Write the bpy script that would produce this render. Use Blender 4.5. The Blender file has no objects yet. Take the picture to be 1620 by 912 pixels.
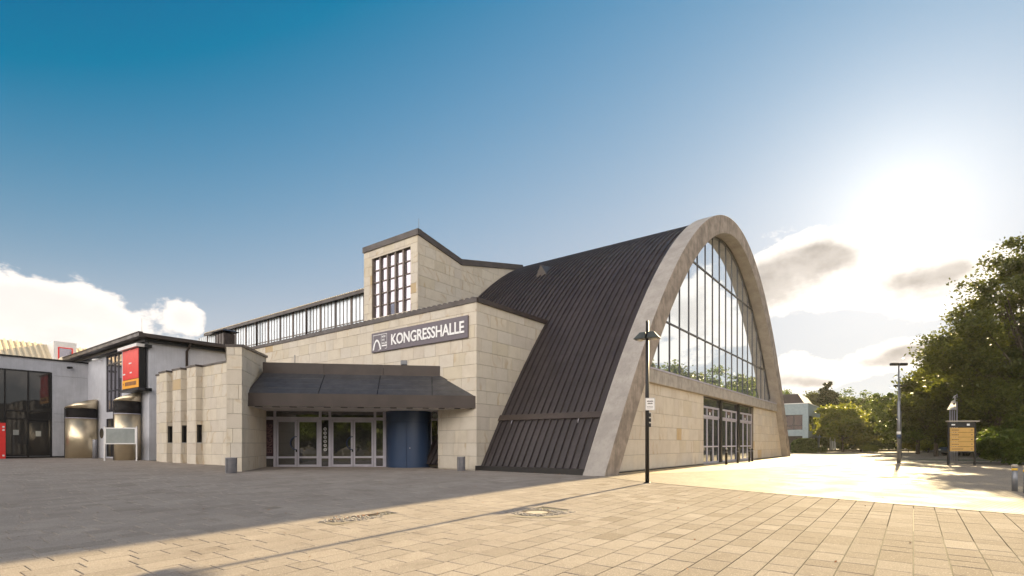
import bpy, bmesh, math, random
import numpy as np
from mathutils import Vector, Matrix

SC = bpy.context.scene
COL = SC.collection
R = math.radians
random.seed(7)

# ------------------------------------------------------------------ camera
cam = bpy.data.cameras.new('camera'); cam_o = bpy.data.objects.new('camera', cam); COL.objects.link(cam_o)
cam.sensor_width = 36.0; cam.lens = 838/1620*36; cam.shift_y = 246/1620; cam.clip_start = .1; cam.clip_end = 6000
cam_o.location = (0, 0, 1.4); cam_o.rotation_euler = (R(90), 0, 0)
SC.camera = cam_o

# ------------------------------------------------------------------ light and exposure
SUN_AZ, SUN_EL = R(36.55), R(19.6)
sun_dir = Vector((math.sin(SUN_AZ)*math.cos(SUN_EL), math.cos(SUN_AZ)*math.cos(SUN_EL), math.sin(SUN_EL)))
sun = bpy.data.lights.new('sun', 'SUN'); sun_o = bpy.data.objects.new('sun', sun); COL.objects.link(sun_o)
sun.energy = 4.4; sun.angle = R(.6); sun.color = (1.0, .79, .46)
sun_o.rotation_euler = sun_dir.to_track_quat('Z', 'Y').to_euler(); sun_o.location = (60, 80, 60)
SC.view_settings.view_transform = 'Standard'; SC.view_settings.look = 'None'
SC.view_settings.exposure = 1.95; SC.view_settings.gamma = 1.0
SC.cycles.max_bounces = 6; SC.cycles.diffuse_bounces = 3; SC.cycles.glossy_bounces = 4
SC.cycles.transmission_bounces = 4; SC.cycles.transparent_max_bounces = 8

class NT:
    """small helper for node maths"""
    def __init__(s, tree): s.t = tree; s.n = tree.nodes; s.l = tree.links
    def new(s, typ, **kw):
        n = s.n.new(typ)
        for k, v in kw.items(): setattr(n, k, v)
        return n
    def put(s, sock, v):
        if hasattr(v, 'is_output') or isinstance(v, bpy.types.NodeSocket): s.l.new(v, sock)
        else: sock.default_value = v
    def m(s, op, a, b=0.0, c=0.0, clamp=False):
        n = s.new('ShaderNodeMath', operation=op, use_clamp=clamp)
        for i, v in enumerate((a, b, c)): s.put(n.inputs[i], v)
        return n.outputs[0]
    def ramp(s, x, lo, hi, a=0.0, b=1.0):
        n = s.new('ShaderNodeMapRange', interpolation_type='SMOOTHSTEP')
        for i, v in enumerate((x, lo, hi, a, b)): s.put(n.inputs[i], v)
        return n.outputs[0]
    def mix(s, f, a, b, mode='MIX'):
        n = s.new('ShaderNodeMix', data_type='RGBA', blend_type=mode)
        s.put(n.inputs[0], f); s.put(n.inputs[6], a); s.put(n.inputs[7], b)
        return n.outputs[2]
    def noise(s, vec, scale, detail=4.0, rough=.55, out=0, dist=0.0):
        n = s.new('ShaderNodeTexNoise')
        if vec is not None: s.l.new(vec, n.inputs['Vector'])
        n.inputs['Scale'].default_value = scale; n.inputs['Detail'].default_value = detail
        n.inputs['Roughness'].default_value = rough; n.inputs['Distortion'].default_value = dist
        return n.outputs[out]
    def mapping(s, vec, scale=(1, 1, 1), rot=(0, 0, 0)):
        n = s.new('ShaderNodeMapping'); s.l.new(vec, n.inputs[0])
        n.inputs['Scale'].default_value = scale; n.inputs['Rotation'].default_value = rot
        return n.outputs[0]

def build_world():
    w = bpy.data.worlds.new('World'); SC.world = w; w.use_nodes = True
    w.node_tree.nodes.clear(); N = NT(w.node_tree)
    sky = N.new('ShaderNodeTexSky', sky_type='NISHITA'); sky.sun_disc = False
    sky.sun_elevation = SUN_EL; sky.sun_rotation = SUN_AZ
    sky.air_density = 1.0; sky.dust_density = SKY_DUST; sky.ozone_density = SKY_OZ; sky.altitude = 0
    d = N.new('ShaderNodeTexCoord').outputs['Generated']
    sep = N.new('ShaderNodeSeparateXYZ'); N.l.new(d, sep.inputs[0]); X, Y, Z = sep.outputs
    az = N.m('MULTIPLY', N.m('ARCTAN2', X, Y), 57.2958); el = N.m('MULTIPLY', N.m('ARCSINE', Z), 57.2958)
    dt = N.new('ShaderNodeVectorMath', operation='DOT_PRODUCT'); N.l.new(d, dt.inputs[0]); dt.inputs[1].default_value = sun_dir
    sunang = N.m('MULTIPLY', N.m('ARCCOSINE', N.m('MINIMUM', dt.outputs['Value'], 1.0)), 57.2958)
    blobs = [(-46, 10.6, 7.0, 3.6), (-40.2, 9.6, 4.6, 3.1), (-36.2, 8.4, 2.8, 1.9), (-31.9, 11.5, 1.7, 1.35), (-27.5, 9.0, 3.0, .5),
             (28.0, 16.9, 4.6, 2.6), (25.4, 14.6, 2.6, 2.6), (34.2, 16.6, 3.6, 3.2), (37.4, 13.9, 4.2, 2.4), (41.4, 14.4, 2.6, 1.5),
             (32, 13.6, 3.6, 1.6), (34.8, 7.4, 4.4, 1.25), (28.2, 7.0, 3.0, 2.0), (31.5, 6.0, 3.6, 1.2), (38.5, 8.3, 2.2, .7), (37, 3.6, 5, .7), (46, 10.5, 6, 1.3),
             (56, 13.5, 5.5, 3.4), (64, 9, 6, 2), (84, 13, 10, 4), (112, 9, 9, 3), (150, 14, 12, 4), (-75, 12, 10, 4.5),
             (-110, 9, 12, 3), (-150, 14, 11, 4), (178, 8, 9, 2.5)]
    tot = None
    for (a, e, ra, re) in blobs:
        qa = N.m('MULTIPLY', N.m('SUBTRACT', az, float(a)), 1/ra); qe = N.m('MULTIPLY', N.m('SUBTRACT', el, float(e)), 1/re)
        r2 = N.m('ADD', N.m('MULTIPLY', qa, qa), N.m('MULTIPLY', qe, qe))
        g = N.m('EXPONENT', N.m('MULTIPLY', r2, -1.0))
        tot = g if tot is None else N.m('ADD', tot, g)
    # fair weather clouds go on unseen all round, thickened to fill the shade
    side = N.ramp(N.m('ABSOLUTE', az), 50.0, 72.0)
    band = N.m('MULTIPLY', N.ramp(el, 1.0, 7.0), N.ramp(el, 24.0, 66.0, 1.0, 0.30))
    field = N.ramp(N.noise(N.mapping(d, (1, 1, 1.5)), 1.7, 3.0, .5), .30, .50)
    tot = N.m('ADD', tot, N.m('MULTIPLY', N.m('MULTIPLY', side, band), N.m('MULTIPLY', field, .85)))
    tot = N.m('MINIMUM', tot, 1.15)
    dm = N.mapping(d, (1, 1, 1.6))
    fb = N.noise(dm, 8.0, 10.0, .60, dist=.15); fb2 = N.noise(dm, 26.0, 8.0, .65)
    dens = N.m('ADD', tot, N.m('ADD', N.m('MULTIPLY', N.m('SUBTRACT', fb, .5), 2.3), N.m('MULTIPLY', N.m('SUBTRACT', fb2, .5), .8)))
    dens = N.m('MULTIPLY', dens, N.ramp(tot, .03, .22))
    cover = N.ramp(dens, .40, .66)
    shade_ = None
    for (a, e, ra, re) in ((27.6, 16.4, 4.3, 1.9), (25.6, 14.6, 2.2, 1.7), (31.0, 16.9, 2.2, .9), (37.2, 13.7, 3.0, 1.15), (40.0, 14.2, 1.5, .8), (34.3, 7.2, 3.2, .62), (37.0, 8.0, 1.8, .5), (27.6, 6.1, 2.6, .7), (30.5, 5.6, 2.0, .5)):
        qa = N.m('MULTIPLY', N.m('SUBTRACT', az, float(a)), 1/ra); qe = N.m('MULTIPLY', N.m('SUBTRACT', el, float(e)), 1/re)
        g = N.m('EXPONENT', N.m('MULTIPLY', N.m('ADD', N.m('MULTIPLY', qa, qa), N.m('MULTIPLY', qe, qe)), -1.0))
        shade_ = g if shade_ is None else N.m('ADD', shade_, g)
    shade_ = N.m('ADD', shade_, N.m('MULTIPLY', N.m('ADD', N.m('SUBTRACT', fb, .5), N.m('MULTIPLY', N.m('SUBTRACT', fb2, .5), .5)), 1.7))
    front = N.ramp(N.m('ABSOLUTE', N.m('SUBTRACT', az, 34.0)), 12.0, 16.0)
    core = N.m('ADD', N.m('MULTIPLY', N.ramp(dens, .80, 1.25, 0.0, .55), front), N.m('MULTIPLY', N.ramp(shade_, .14, 1.15), N.m('SUBTRACT', 1.0, front)))
    near = N.ramp(sunang, 4.0, 44.0, 1.0, 0.0)
    puff = N.ramp(N.noise(dm, 16.0, 6.0, .6), .3, .72)
    # clouds: bright rims and greyer cores against the sun, creamy white away from it
    lit = N.mix(near, (.95*CL, .87*CL, .80*CL, 1), (1.12*CL, 1.03*CL, .93*CL, 1))
    dark = N.mix(near, (.74*CL, .69*CL, .66*CL, 1), (.40*CL, .355*CL, .31*CL, 1))
    opp = N.ramp(sunang, 84.0, 125.0, 1.0, 3.5)                  # unseen clouds opposite the sun, brightened further as fill for the shade
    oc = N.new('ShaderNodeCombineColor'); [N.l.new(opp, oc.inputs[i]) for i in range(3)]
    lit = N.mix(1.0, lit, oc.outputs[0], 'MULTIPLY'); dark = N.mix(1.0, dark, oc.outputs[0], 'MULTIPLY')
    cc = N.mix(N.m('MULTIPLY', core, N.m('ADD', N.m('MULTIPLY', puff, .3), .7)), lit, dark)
    # thin veil low over the horizon
    veil = N.m('MULTIPLY', N.ramp(el, 0.0, 17.0, .55, 0.0), N.ramp(N.noise(N.mapping(d, (1, 1, 5)), 5.0, 5.0), .3, .7, .5, 1.0))
    glow = N.m('MULTIPLY', N.m('EXPONENT', N.m('MULTIPLY', sunang, -1/8.0)), .62)
    sc_ = N.new('ShaderNodeSeparateColor'); N.l.new(sky.outputs[0], sc_.inputs[0]); cc_ = N.new('ShaderNodeCombineColor')
    for i in range(3):
        v = N.m('MAXIMUM', N.m('MULTIPLY', N.m('SUBTRACT', sc_.outputs[i], SKY_OFF[i]), SKY_TINT[i]), SKY_MIN[i])
        q = N.m('POWER', N.m('MULTIPLY', v, 1/SKY_CAP[i]), 2.5); N.l.new(N.m('DIVIDE', v, N.m('POWER', N.m('ADD', q, 1.0), .4)), cc_.inputs[i])     # soft shoulder
    skc = cc_.outputs[0]
    base = N.mix(veil, skc, (.58*CL, .61*CL, .63*CL, 1))
    base = N.mix(1.0, base, N.mix(1.0, (1.0*CL, .9*CL, .76*CL, 1), glow, 'MULTIPLY'), 'ADD')
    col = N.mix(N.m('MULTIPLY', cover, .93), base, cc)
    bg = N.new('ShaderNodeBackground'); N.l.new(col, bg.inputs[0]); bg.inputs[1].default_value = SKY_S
    out = N.new('ShaderNodeOutputWorld'); N.l.new(bg.outputs[0], out.inputs[0])
HAZE = .00011
SKY_CAP = (3.5, 3.7, 3.9)
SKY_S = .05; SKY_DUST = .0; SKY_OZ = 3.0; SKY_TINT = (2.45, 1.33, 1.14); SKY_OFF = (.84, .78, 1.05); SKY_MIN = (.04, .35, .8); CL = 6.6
build_world()

# ------------------------------------------------------------------ frames and mesh helpers
AZ = math.atan2(635, 838)
U = Vector((math.sin(AZ), math.cos(AZ), 0)); V = Vector((-math.cos(AZ), math.sin(AZ), 0))
class Frame:
    def __init__(s, o, ex, ey): s.o = Vector(o); s.ex = Vector(ex); s.ey = Vector(ey)
    def __call__(s, x, y, z): return s.o + s.ex*x + s.ey*y + Vector((0, 0, z))
FB = Frame((0, 0, 0), U, V)                                  # the hall's own axes: s along the arch front, w along the vault
E_ = Vector((.989, .148, 0)); F_ = Vector((-.148, .989, 0))
FC = Frame((-1.82, 27.0, 0), E_, F_)                          # the entrance canopy's axes
FW = Frame((0, 0, 0), (1, 0, 0), (0, 1, 0))
def sst(a, b, x):
    t = min(1, max(0, (x-a)/(b-a))); return t*t*(3-2*t)
def gz(x, y):
    return -.0205*min(14.5, max(0, 19.5-y)) + .18*min(1, max(0, (4-x)/26))*sst(10, 26, y)
def gzf(s, w):
    p = FB(s, w, 0); return gz(p.x, p.y)

class MB:
    def __init__(s): s.v = []; s.f = []; s.sm = []
    def poly(s, pts, smooth=False):
        b = len(s.v); s.v += [tuple(p) for p in pts]; s.f.append(tuple(range(b, b+len(pts)))); s.sm.append(smooth)
    def faces(s, vs, fs, smooth=False):
        b = len(s.v); s.v += [tuple(p) for p in vs]; s.f += [tuple(b+i for i in f) for f in fs]; s.sm += [smooth]*len(fs); return s
    def box(s, F, x0, x1, y0, y1, z0, z1):
        p = [F(x, y, z) for z in (z0, z1) for y in (y0, y1) for x in (x0, x1)]
        return s.faces(p, [(0, 2, 3, 1), (4, 5, 7, 6), (0, 1, 5, 4), (2, 6, 7, 3), (0, 4, 6, 2), (1, 3, 7, 5)])
    def prism(s, lo, hi, smooth=False):
        n = len(lo); s.faces(list(lo)+list(hi), [tuple(range(n))[::-1], tuple(range(n, 2*n))])
        s.faces(list(lo)+list(hi), [(i, (i+1) % n, n+(i+1) % n, n+i) for i in range(n)], smooth); return s
    def tube(s, pts, rad, seg=8, cap=True):
        pts = [Vector(p) for p in pts]; rings = []
        if not hasattr(rad, '__len__'): rad = [rad]*len(pts)
        ref = None
        for i, p in enumerate(pts):
            d = (pts[min(i+1, len(pts)-1)] - pts[max(i-1, 0)]).normalized()
            if ref is None: ref = d.orthogonal().normalized()
            a = (ref - d*ref.dot(d)).normalized(); b = d.cross(a); ref = a
            rings.append([p + (a*math.cos(t) + b*math.sin(t))*rad[i] for t in [2*math.pi*k/seg for k in range(seg)]])
        vs = [q for r_ in rings for q in r_]; fs = []
        for i in range(len(rings)-1):
            for k in range(seg): fs.append((i*seg+k, i*seg+(k+1) % seg, (i+1)*seg+(k+1) % seg, (i+1)*seg+k))
        s.faces(vs, fs, True)
        if cap: s.faces(vs, [tuple(range(seg))[::-1], tuple(range(len(vs)-seg, len(vs)))])
        return s
    def lathe(s, c, prof, seg=24, smooth=True):
        c = Vector(c); vs = []; fs = []
        for (r_, z) in prof:
            for k in range(seg): t = 2*math.pi*k/seg; vs.append(c + Vector((r_*math.cos(t), r_*math.sin(t), z)))
        for i in range(len(prof)-1):
            for k in range(seg): fs.append((i*seg+k, i*seg+(k+1) % seg, (i+1)*seg+(k+1) % seg, (i+1)*seg+k))
        s.faces(vs, fs, smooth); s.faces(vs, [tuple(range(seg))[::-1], tuple(range(len(vs)-seg, len(vs)))]); return s
    def build(s, name, mat, parent=None, kind=None, label=None, cat=None, group=None, fix=True, bevel=0, tone=None, loc=None):
        off = Vector((0, 0, 0))
        if parent is not None: off = root_loc(parent)
        elif loc is not None: off = Vector(loc)
        me = bpy.data.meshes.new(name)
        me.from_pydata([(p[0]-off.x, p[1]-off.y, p[2]-off.z) for p in s.v], [], s.f)
        me.polygons.foreach_set('use_smooth', s.sm)
        if fix or bevel:
            bm = bmesh.new(); bm.from_mesh(me); bmesh.ops.remove_doubles(bm, verts=bm.verts, dist=1e-5)
            bmesh.ops.recalc_face_normals(bm, faces=bm.faces)
            if bevel:
                bmesh.ops.bevel(bm, geom=[e for e in bm.edges if len(e.link_faces) == 2 and e.calc_face_angle(0) > .5], offset=bevel, segments=1, affect='EDGES', profile=.5)
            bm.to_mesh(me); bm.free()
        if tone is not None:
            at = me.attributes.new('tone', 'FLOAT', 'POINT'); at.data.foreach_set('value', [tone]*len(me.vertices))
        me.materials.append(mat)
        o = bpy.data.objects.new(name, me); COL.objects.link(o)
        if parent is not None: o.parent = parent
        elif loc is not None: o.location = off
        tag(o, label, cat, group, kind); return o
def root_loc(o):
    p = Vector((0, 0, 0))
    while o is not None: p += Vector(o.location); o = o.parent
    return p
def tag(o, label=None, cat=None, group=None, kind=None):
    for k, v in (('label', label), ('category', cat), ('group', group), ('kind', kind)):
        if v: o[k] = v
def thing(name, loc, label, cat, group=None):
    o = bpy.data.objects.new(name, None); o.empty_display_size = .3; COL.objects.link(o); o.location = loc
    tag(o, label, cat, group); return o
def copy_tree(o, loc, rz=0, sc=1, label=None, parent=None):
    c = o.copy(); COL.objects.link(c)
    if parent is None:
        c.location = loc; c.rotation_euler = (0, 0, rz); c.scale = (sc, sc, sc) if not hasattr(sc, '__len__') else sc
        if label: c['label'] = label
    else: c.parent = parent
    for ch in list(o.children): copy_tree(ch, None, parent=c)
    return c
def clip(poly, conv):
    """clip a 2-D polygon against a convex counter-clockwise one"""
    out = list(poly)
    for i in range(len(conv)):
        a = conv[i]; b = conv[(i+1) % len(conv)]; inp = out; out = []
        if not inp: return []
        side = lambda p: (b[0]-a[0])*(p[1]-a[1]) - (b[1]-a[1])*(p[0]-a[0])
        for j in range(len(inp)):
            p = inp[j]; q = inp[(j+1) % len(inp)]; sp = side(p); sq = side(q)
            if sp >= 0: out.append(p)
            if (sp >= 0) != (sq >= 0):
                t = sp/(sp-sq); out.append((p[0]+(q[0]-p[0])*t, p[1]+(q[1]-p[1])*t))
    res = []
    for p in out:
        if not res or math.hypot(p[0]-res[-1][0], p[1]-res[-1][1]) > 1e-4: res.append(p)
    if len(res) > 2 and math.hypot(res[0][0]-res[-1][0], res[0][1]-res[-1][1]) < 1e-4: res.pop()
    return res if len(res) > 2 else []
def area(p): return abs(sum(p[i][0]*p[(i+1) % len(p)][1]-p[(i+1) % len(p)][0]*p[i][1] for i in range(len(p))))/2

# ------------------------------------------------------------------ materials
def new_mat(name):
    m = bpy.data.materials.new(name); m.use_nodes = True; N = NT(m.node_tree)
    return m, N, m.node_tree.nodes['Principled BSDF']
def mat(name, col, rough=.7, metal=0.0, var=.12, scale=3.0, bump=0.0, bscale=40.0, spec=.5, streak=0.0, col2=None, tex='Object', rvar=0.0, fine=0.0, orand=0.0):
    m, N, P = new_mat(name); tc = N.new('ShaderNodeTexCoord').outputs[tex]
    c1 = (*col, 1); c2 = (*(col2 or [c*(1-var*2) for c in col]), 1)
    f = N.ramp(N.noise(tc, scale, 6.0, .6), .32, .68)
    c = N.mix(f, c1, c2)
    if streak:
        st = N.ramp(N.noise(N.mapping(tc, (6, 6, .35)), 1.6, 5.0, .6), .45, .72)
        c = N.mix(N.m('MULTIPLY', st, streak), c, (*[k*.45 for k in col], 1))
    if fine:
        c = N.mix(N.m('MULTIPLY', N.ramp(N.noise(tc, 60.0, 3.0, .7), .35, .7), fine), c, (*[k*.5 for k in col], 1))
    if orand:
        oi = N.new('ShaderNodeObjectInfo').outputs['Random']
        c = N.mix(N.m('MULTIPLY', oi, orand), c, (*[k*.62 for k in col], 1))
    N.l.new(c, P.inputs['Base Color'])
    P.inputs['Metallic'].default_value = metal; P.inputs['Specular IOR Level'].default_value = spec
    if rvar: N.l.new(N.ramp(N.noise(tc, scale*1.7, 5.0), .3, .7, rough-rvar, rough+rvar), P.inputs['Roughness'])
    else: P.inputs['Roughness'].default_value = rough
    if bump:
        b = N.new('ShaderNodeBump'); b.inputs['Strength'].default_value = bump; b.inputs['Distance'].default_value = .02
        N.l.new(N.noise(tc, bscale, 5.0, .6), b.inputs['Height']); N.l.new(b.outputs[0], P.inputs['Normal'])
    return m
def stone_mat():
    m, N, P = new_mat('sandstone'); tc = N.new('ShaderNodeTexCoord').outputs['Object']
    at = N.new('ShaderNodeAttribute', attribute_name='tone').outputs['Fac']
    r = N.new('ShaderNodeValToRGB'); N.l.new(at, r.inputs[0]); cr = r.color_ramp; cr.interpolation = 'LINEAR'
    pts = [(0, (.67, .60, .49)), (.3, (.63, .58, .50)), (.55, (.69, .62, .50)), (.8, (.60, .54, .46)), (.95, (.63, .56, .43)), (1, (.54, .41, .24))]
    while len(cr.elements) < len(pts): cr.elements.new(.5)
    for el_, (p, c) in zip(cr.elements, pts): el_.position = p; el_.color = (*c, 1)
    off = N.new('ShaderNodeVectorMath', operation='ADD'); N.l.new(tc, off.inputs[0])
    k = N.new('ShaderNodeCombineXYZ'); N.l.new(N.m('MULTIPLY', at, 37.0), k.inputs[0]); N.l.new(N.m('MULTIPLY', at, 91.0), k.inputs[1]); N.l.new(k.outputs[0], off.inputs[1])
    v = off.outputs[0]
    wv = N.new('ShaderNodeTexWave', wave_type='RINGS'); N.l.new(v, wv.inputs[0]); wv.inputs['Scale'].default_value = .8
    wv.inputs['Distortion'].default_value = 7.0; wv.inputs['Detail'].default_value = 3.0; wv.inputs['Detail Scale'].default_value = 1.2
    vein = N.m('MULTIPLY', N.ramp(wv.outputs['Fac'], .74, .97), N.ramp(N.noise(v, .55, 2.0), .53, .66))
    c = N.mix(N.m('MULTIPLY', vein, .5), r.outputs[0], (.46, .32, .16, 1))
    c = N.mix(N.m('MULTIPLY', N.ramp(N.noise(v, 1.3, 5.0, .6), .38, .72), .34), c, (.46, .40, .31, 1))
    c = N.mix(N.m('MULTIPLY', N.ramp(N.noise(v, 34.0, 4.0, .7), .4, .75), .22), c, (.34, .29, .23, 1))
    st = N.ramp(N.noise(N.mapping(tc, (3, 3, .25)), 1.5, 5.0, .6), .52, .75)
    c = N.mix(N.m('MULTIPLY', st, .22), c, (.34, .29, .24, 1))
    N.l.new(c, P.inputs['Base Color']); P.inputs['Roughness'].default_value = .8; P.inputs['Specular IOR Level'].default_value = .3
    b = N.new('ShaderNodeBump'); b.inputs['Strength'].default_value = .25; b.inputs['Distance'].default_value = .01
    N.l.new(N.noise(tc, 45.0, 5.0), b.inputs['Height']); N.l.new(b.outputs[0], P.inputs['Normal'])
    return m
def glass_mat(name, tint, metal=.7, rough=.02, wav=.0, wscale=1.2):
    m, N, P = new_mat(name); tc = N.new('ShaderNodeTexCoord').outputs['Object']
    P.inputs['Base Color'].default_value = (*tint, 1); P.inputs['Metallic'].default_value = metal; P.inputs['Roughness'].default_value = rough
    P.inputs['Specular IOR Level'].default_value = .8
    if wav:
        b = N.new('ShaderNodeBump'); b.inputs['Strength'].default_value = wav; b.inputs['Distance'].default_value = .02
        N.l.new(N.noise(tc, wscale, 2.0, .5), b.inputs['Height']); N.l.new(b.outputs[0], P.inputs['Normal'])
    return m
def slab_mat():
    m, N, P = new_mat('paving_concrete'); g = N.new('ShaderNodeNewGeometry'); pos = g.outputs['Position']
    at = N.new('ShaderNodeAttribute', attribute_name='tone').outputs['Fac']
    r = N.new('ShaderNodeValToRGB'); N.l.new(at, r.inputs[0]); cr = r.color_ramp
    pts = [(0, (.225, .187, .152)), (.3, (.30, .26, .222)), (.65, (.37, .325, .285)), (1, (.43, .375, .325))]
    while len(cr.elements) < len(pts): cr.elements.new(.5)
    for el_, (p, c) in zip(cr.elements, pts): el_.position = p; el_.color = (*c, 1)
    c = N.mix(N.m('MULTIPLY', N.ramp(N.noise(pos, .42, 6.0, .62), .35, .68), .48), r.outputs[0], (.27, .23, .20, 1))
    c = N.mix(N.m('MULTIPLY', N.ramp(N.noise(pos, 62.0, 3.0, .8), .42, .62), .50), c, (.16, .14, .12, 1))
    c = N.mix(N.m('MULTIPLY', N.ramp(N.noise(pos, 48.0, 2.0, .7), .58, .70), .50), c, (.66, .60, .52, 1))
    vo = N.new('ShaderNodeTexVoronoi'); N.l.new(pos, vo.inputs['Vector']); vo.inputs['Scale'].default_value = 2.2; vo.inputs['Randomness'].default_value = 1
    spot = N.m('MULTIPLY', N.m('MULTIPLY', N.ramp(vo.outputs['Distance'], .04, .085, 1, 0), N.ramp(N.noise(pos, .9, 2.0), .46, .52)), .6)
    c = N.mix(spot, c, (.12, .10, .09, 1))
    c = N.mix(N.m('MULTIPLY', N.ramp(N.noise(N.mapping(pos, (1, 1, 1), (0, 0, .6)), 1.7, 8.0, .68), .54, .70), .42), c, (.17, .14, .115, 1))
    N.l.new(c, P.inputs['Base Color']); P.inputs['Roughness'].default_value = .95; P.inputs['Specular IOR Level'].default_value = .05
    b = N.new('ShaderNodeBump'); b.inputs['Strength'].default_value = .55; b.inputs['Distance'].default_value = .012
    N.l.new(N.noise(pos, 90.0, 4.0, .7), b.inputs['Height']); N.l.new(b.outputs[0], P.inputs['Normal'])
    return m
def paver_mat(name, col, bw, bh, rough, rot, jo=(.14, .11, .08), spec=.5, bump=.3):
    m, N, P = new_mat(name); pos = N.mapping(N.new('ShaderNodeNewGeometry').outputs['Position'], (1, 1, 1), (0, 0, rot))
    br = N.new('ShaderNodeTexBrick'); N.l.new(pos, br.inputs['Vector']); br.inputs['Scale'].default_value = 1
    br.inputs['Brick Width'].default_value = bw; br.inputs['Row Height'].default_value = bh; br.inputs['Mortar Size'].default_value = .008; br.inputs['Mortar Smooth'].default_value = .4
    br.inputs['Color1'].default_value = (*col, 1); br.inputs['Color2'].default_value = (*[c*.84 for c in col], 1); br.inputs['Mortar'].default_value = (*jo, 1)
    c = N.mix(N.m('MULTIPLY', N.ramp(N.noise(pos, .22, 6.0, .62), .36, .7), .35), br.outputs[0], (*[c*.6 for c in col], 1))
    c = N.mix(N.m('MULTIPLY', N.ramp(N.noise(pos, 3.5, 6.0, .7), .5, .75), .3), c, (*[c*.55 for c in col], 1))
    N.l.new(c, P.inputs['Base Color'])
    N.l.new(N.ramp(N.noise(pos, .8, 5.0), .3, .7, rough-.07, rough+.09), P.inputs['Roughness']); P.inputs['Specular IOR Level'].default_value = spec
    b = N.new('ShaderNodeBump'); b.inputs['Strength'].default_value = bump; b.inputs['Distance'].default_value = .02
    h = N.m('ADD', N.m('MULTIPLY', br.outputs['Fac'], -.7), N.noise(pos, 30.0, 4.0, .7)); N.l.new(h, b.inputs['Height']); N.l.new(b.outputs[0], P.inputs['Normal'])
    return m
def leaf_mat(name, a, b_, trans=.35):
    m = bpy.data.materials.new(name); m.use_nodes = True; N = NT(m.node_tree); N.n.clear()
    tc = N.new('ShaderNodeTexCoord').outputs['Object']; rnd = N.new('ShaderNodeAttribute', attribute_name='tone').outputs['Fac']
    f = N.ramp(N.m('ADD', N.m('MULTIPLY', rnd, .7), N.m('MULTIPLY', N.noise(tc, .5, 4.0), .6)), .35, .95)
    c = N.mix(f, (*a, 1), (*b_, 1))
    P = N.new('ShaderNodeBsdfPrincipled'); N.l.new(c, P.inputs['Base Color']); P.inputs['Roughness'].default_value = .5; P.inputs['Specular IOR Level'].default_value = .35
    T = N.new('ShaderNodeBsdfTranslucent'); N.l.new(N.mix(1.0, c, (1.9, 1.75, .7, 1), 'MULTIPLY'), T.inputs[0])
    S = N.new('ShaderNodeMixShader'); S.inputs[0].default_value = trans; N.l.new(P.outputs[0], S.inputs[1]); N.l.new(T.outputs[0], S.inputs[2])
    o = N.new('ShaderNodeOutputMaterial'); N.l.new(S.outputs[0], o.inputs[0]); return m

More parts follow.
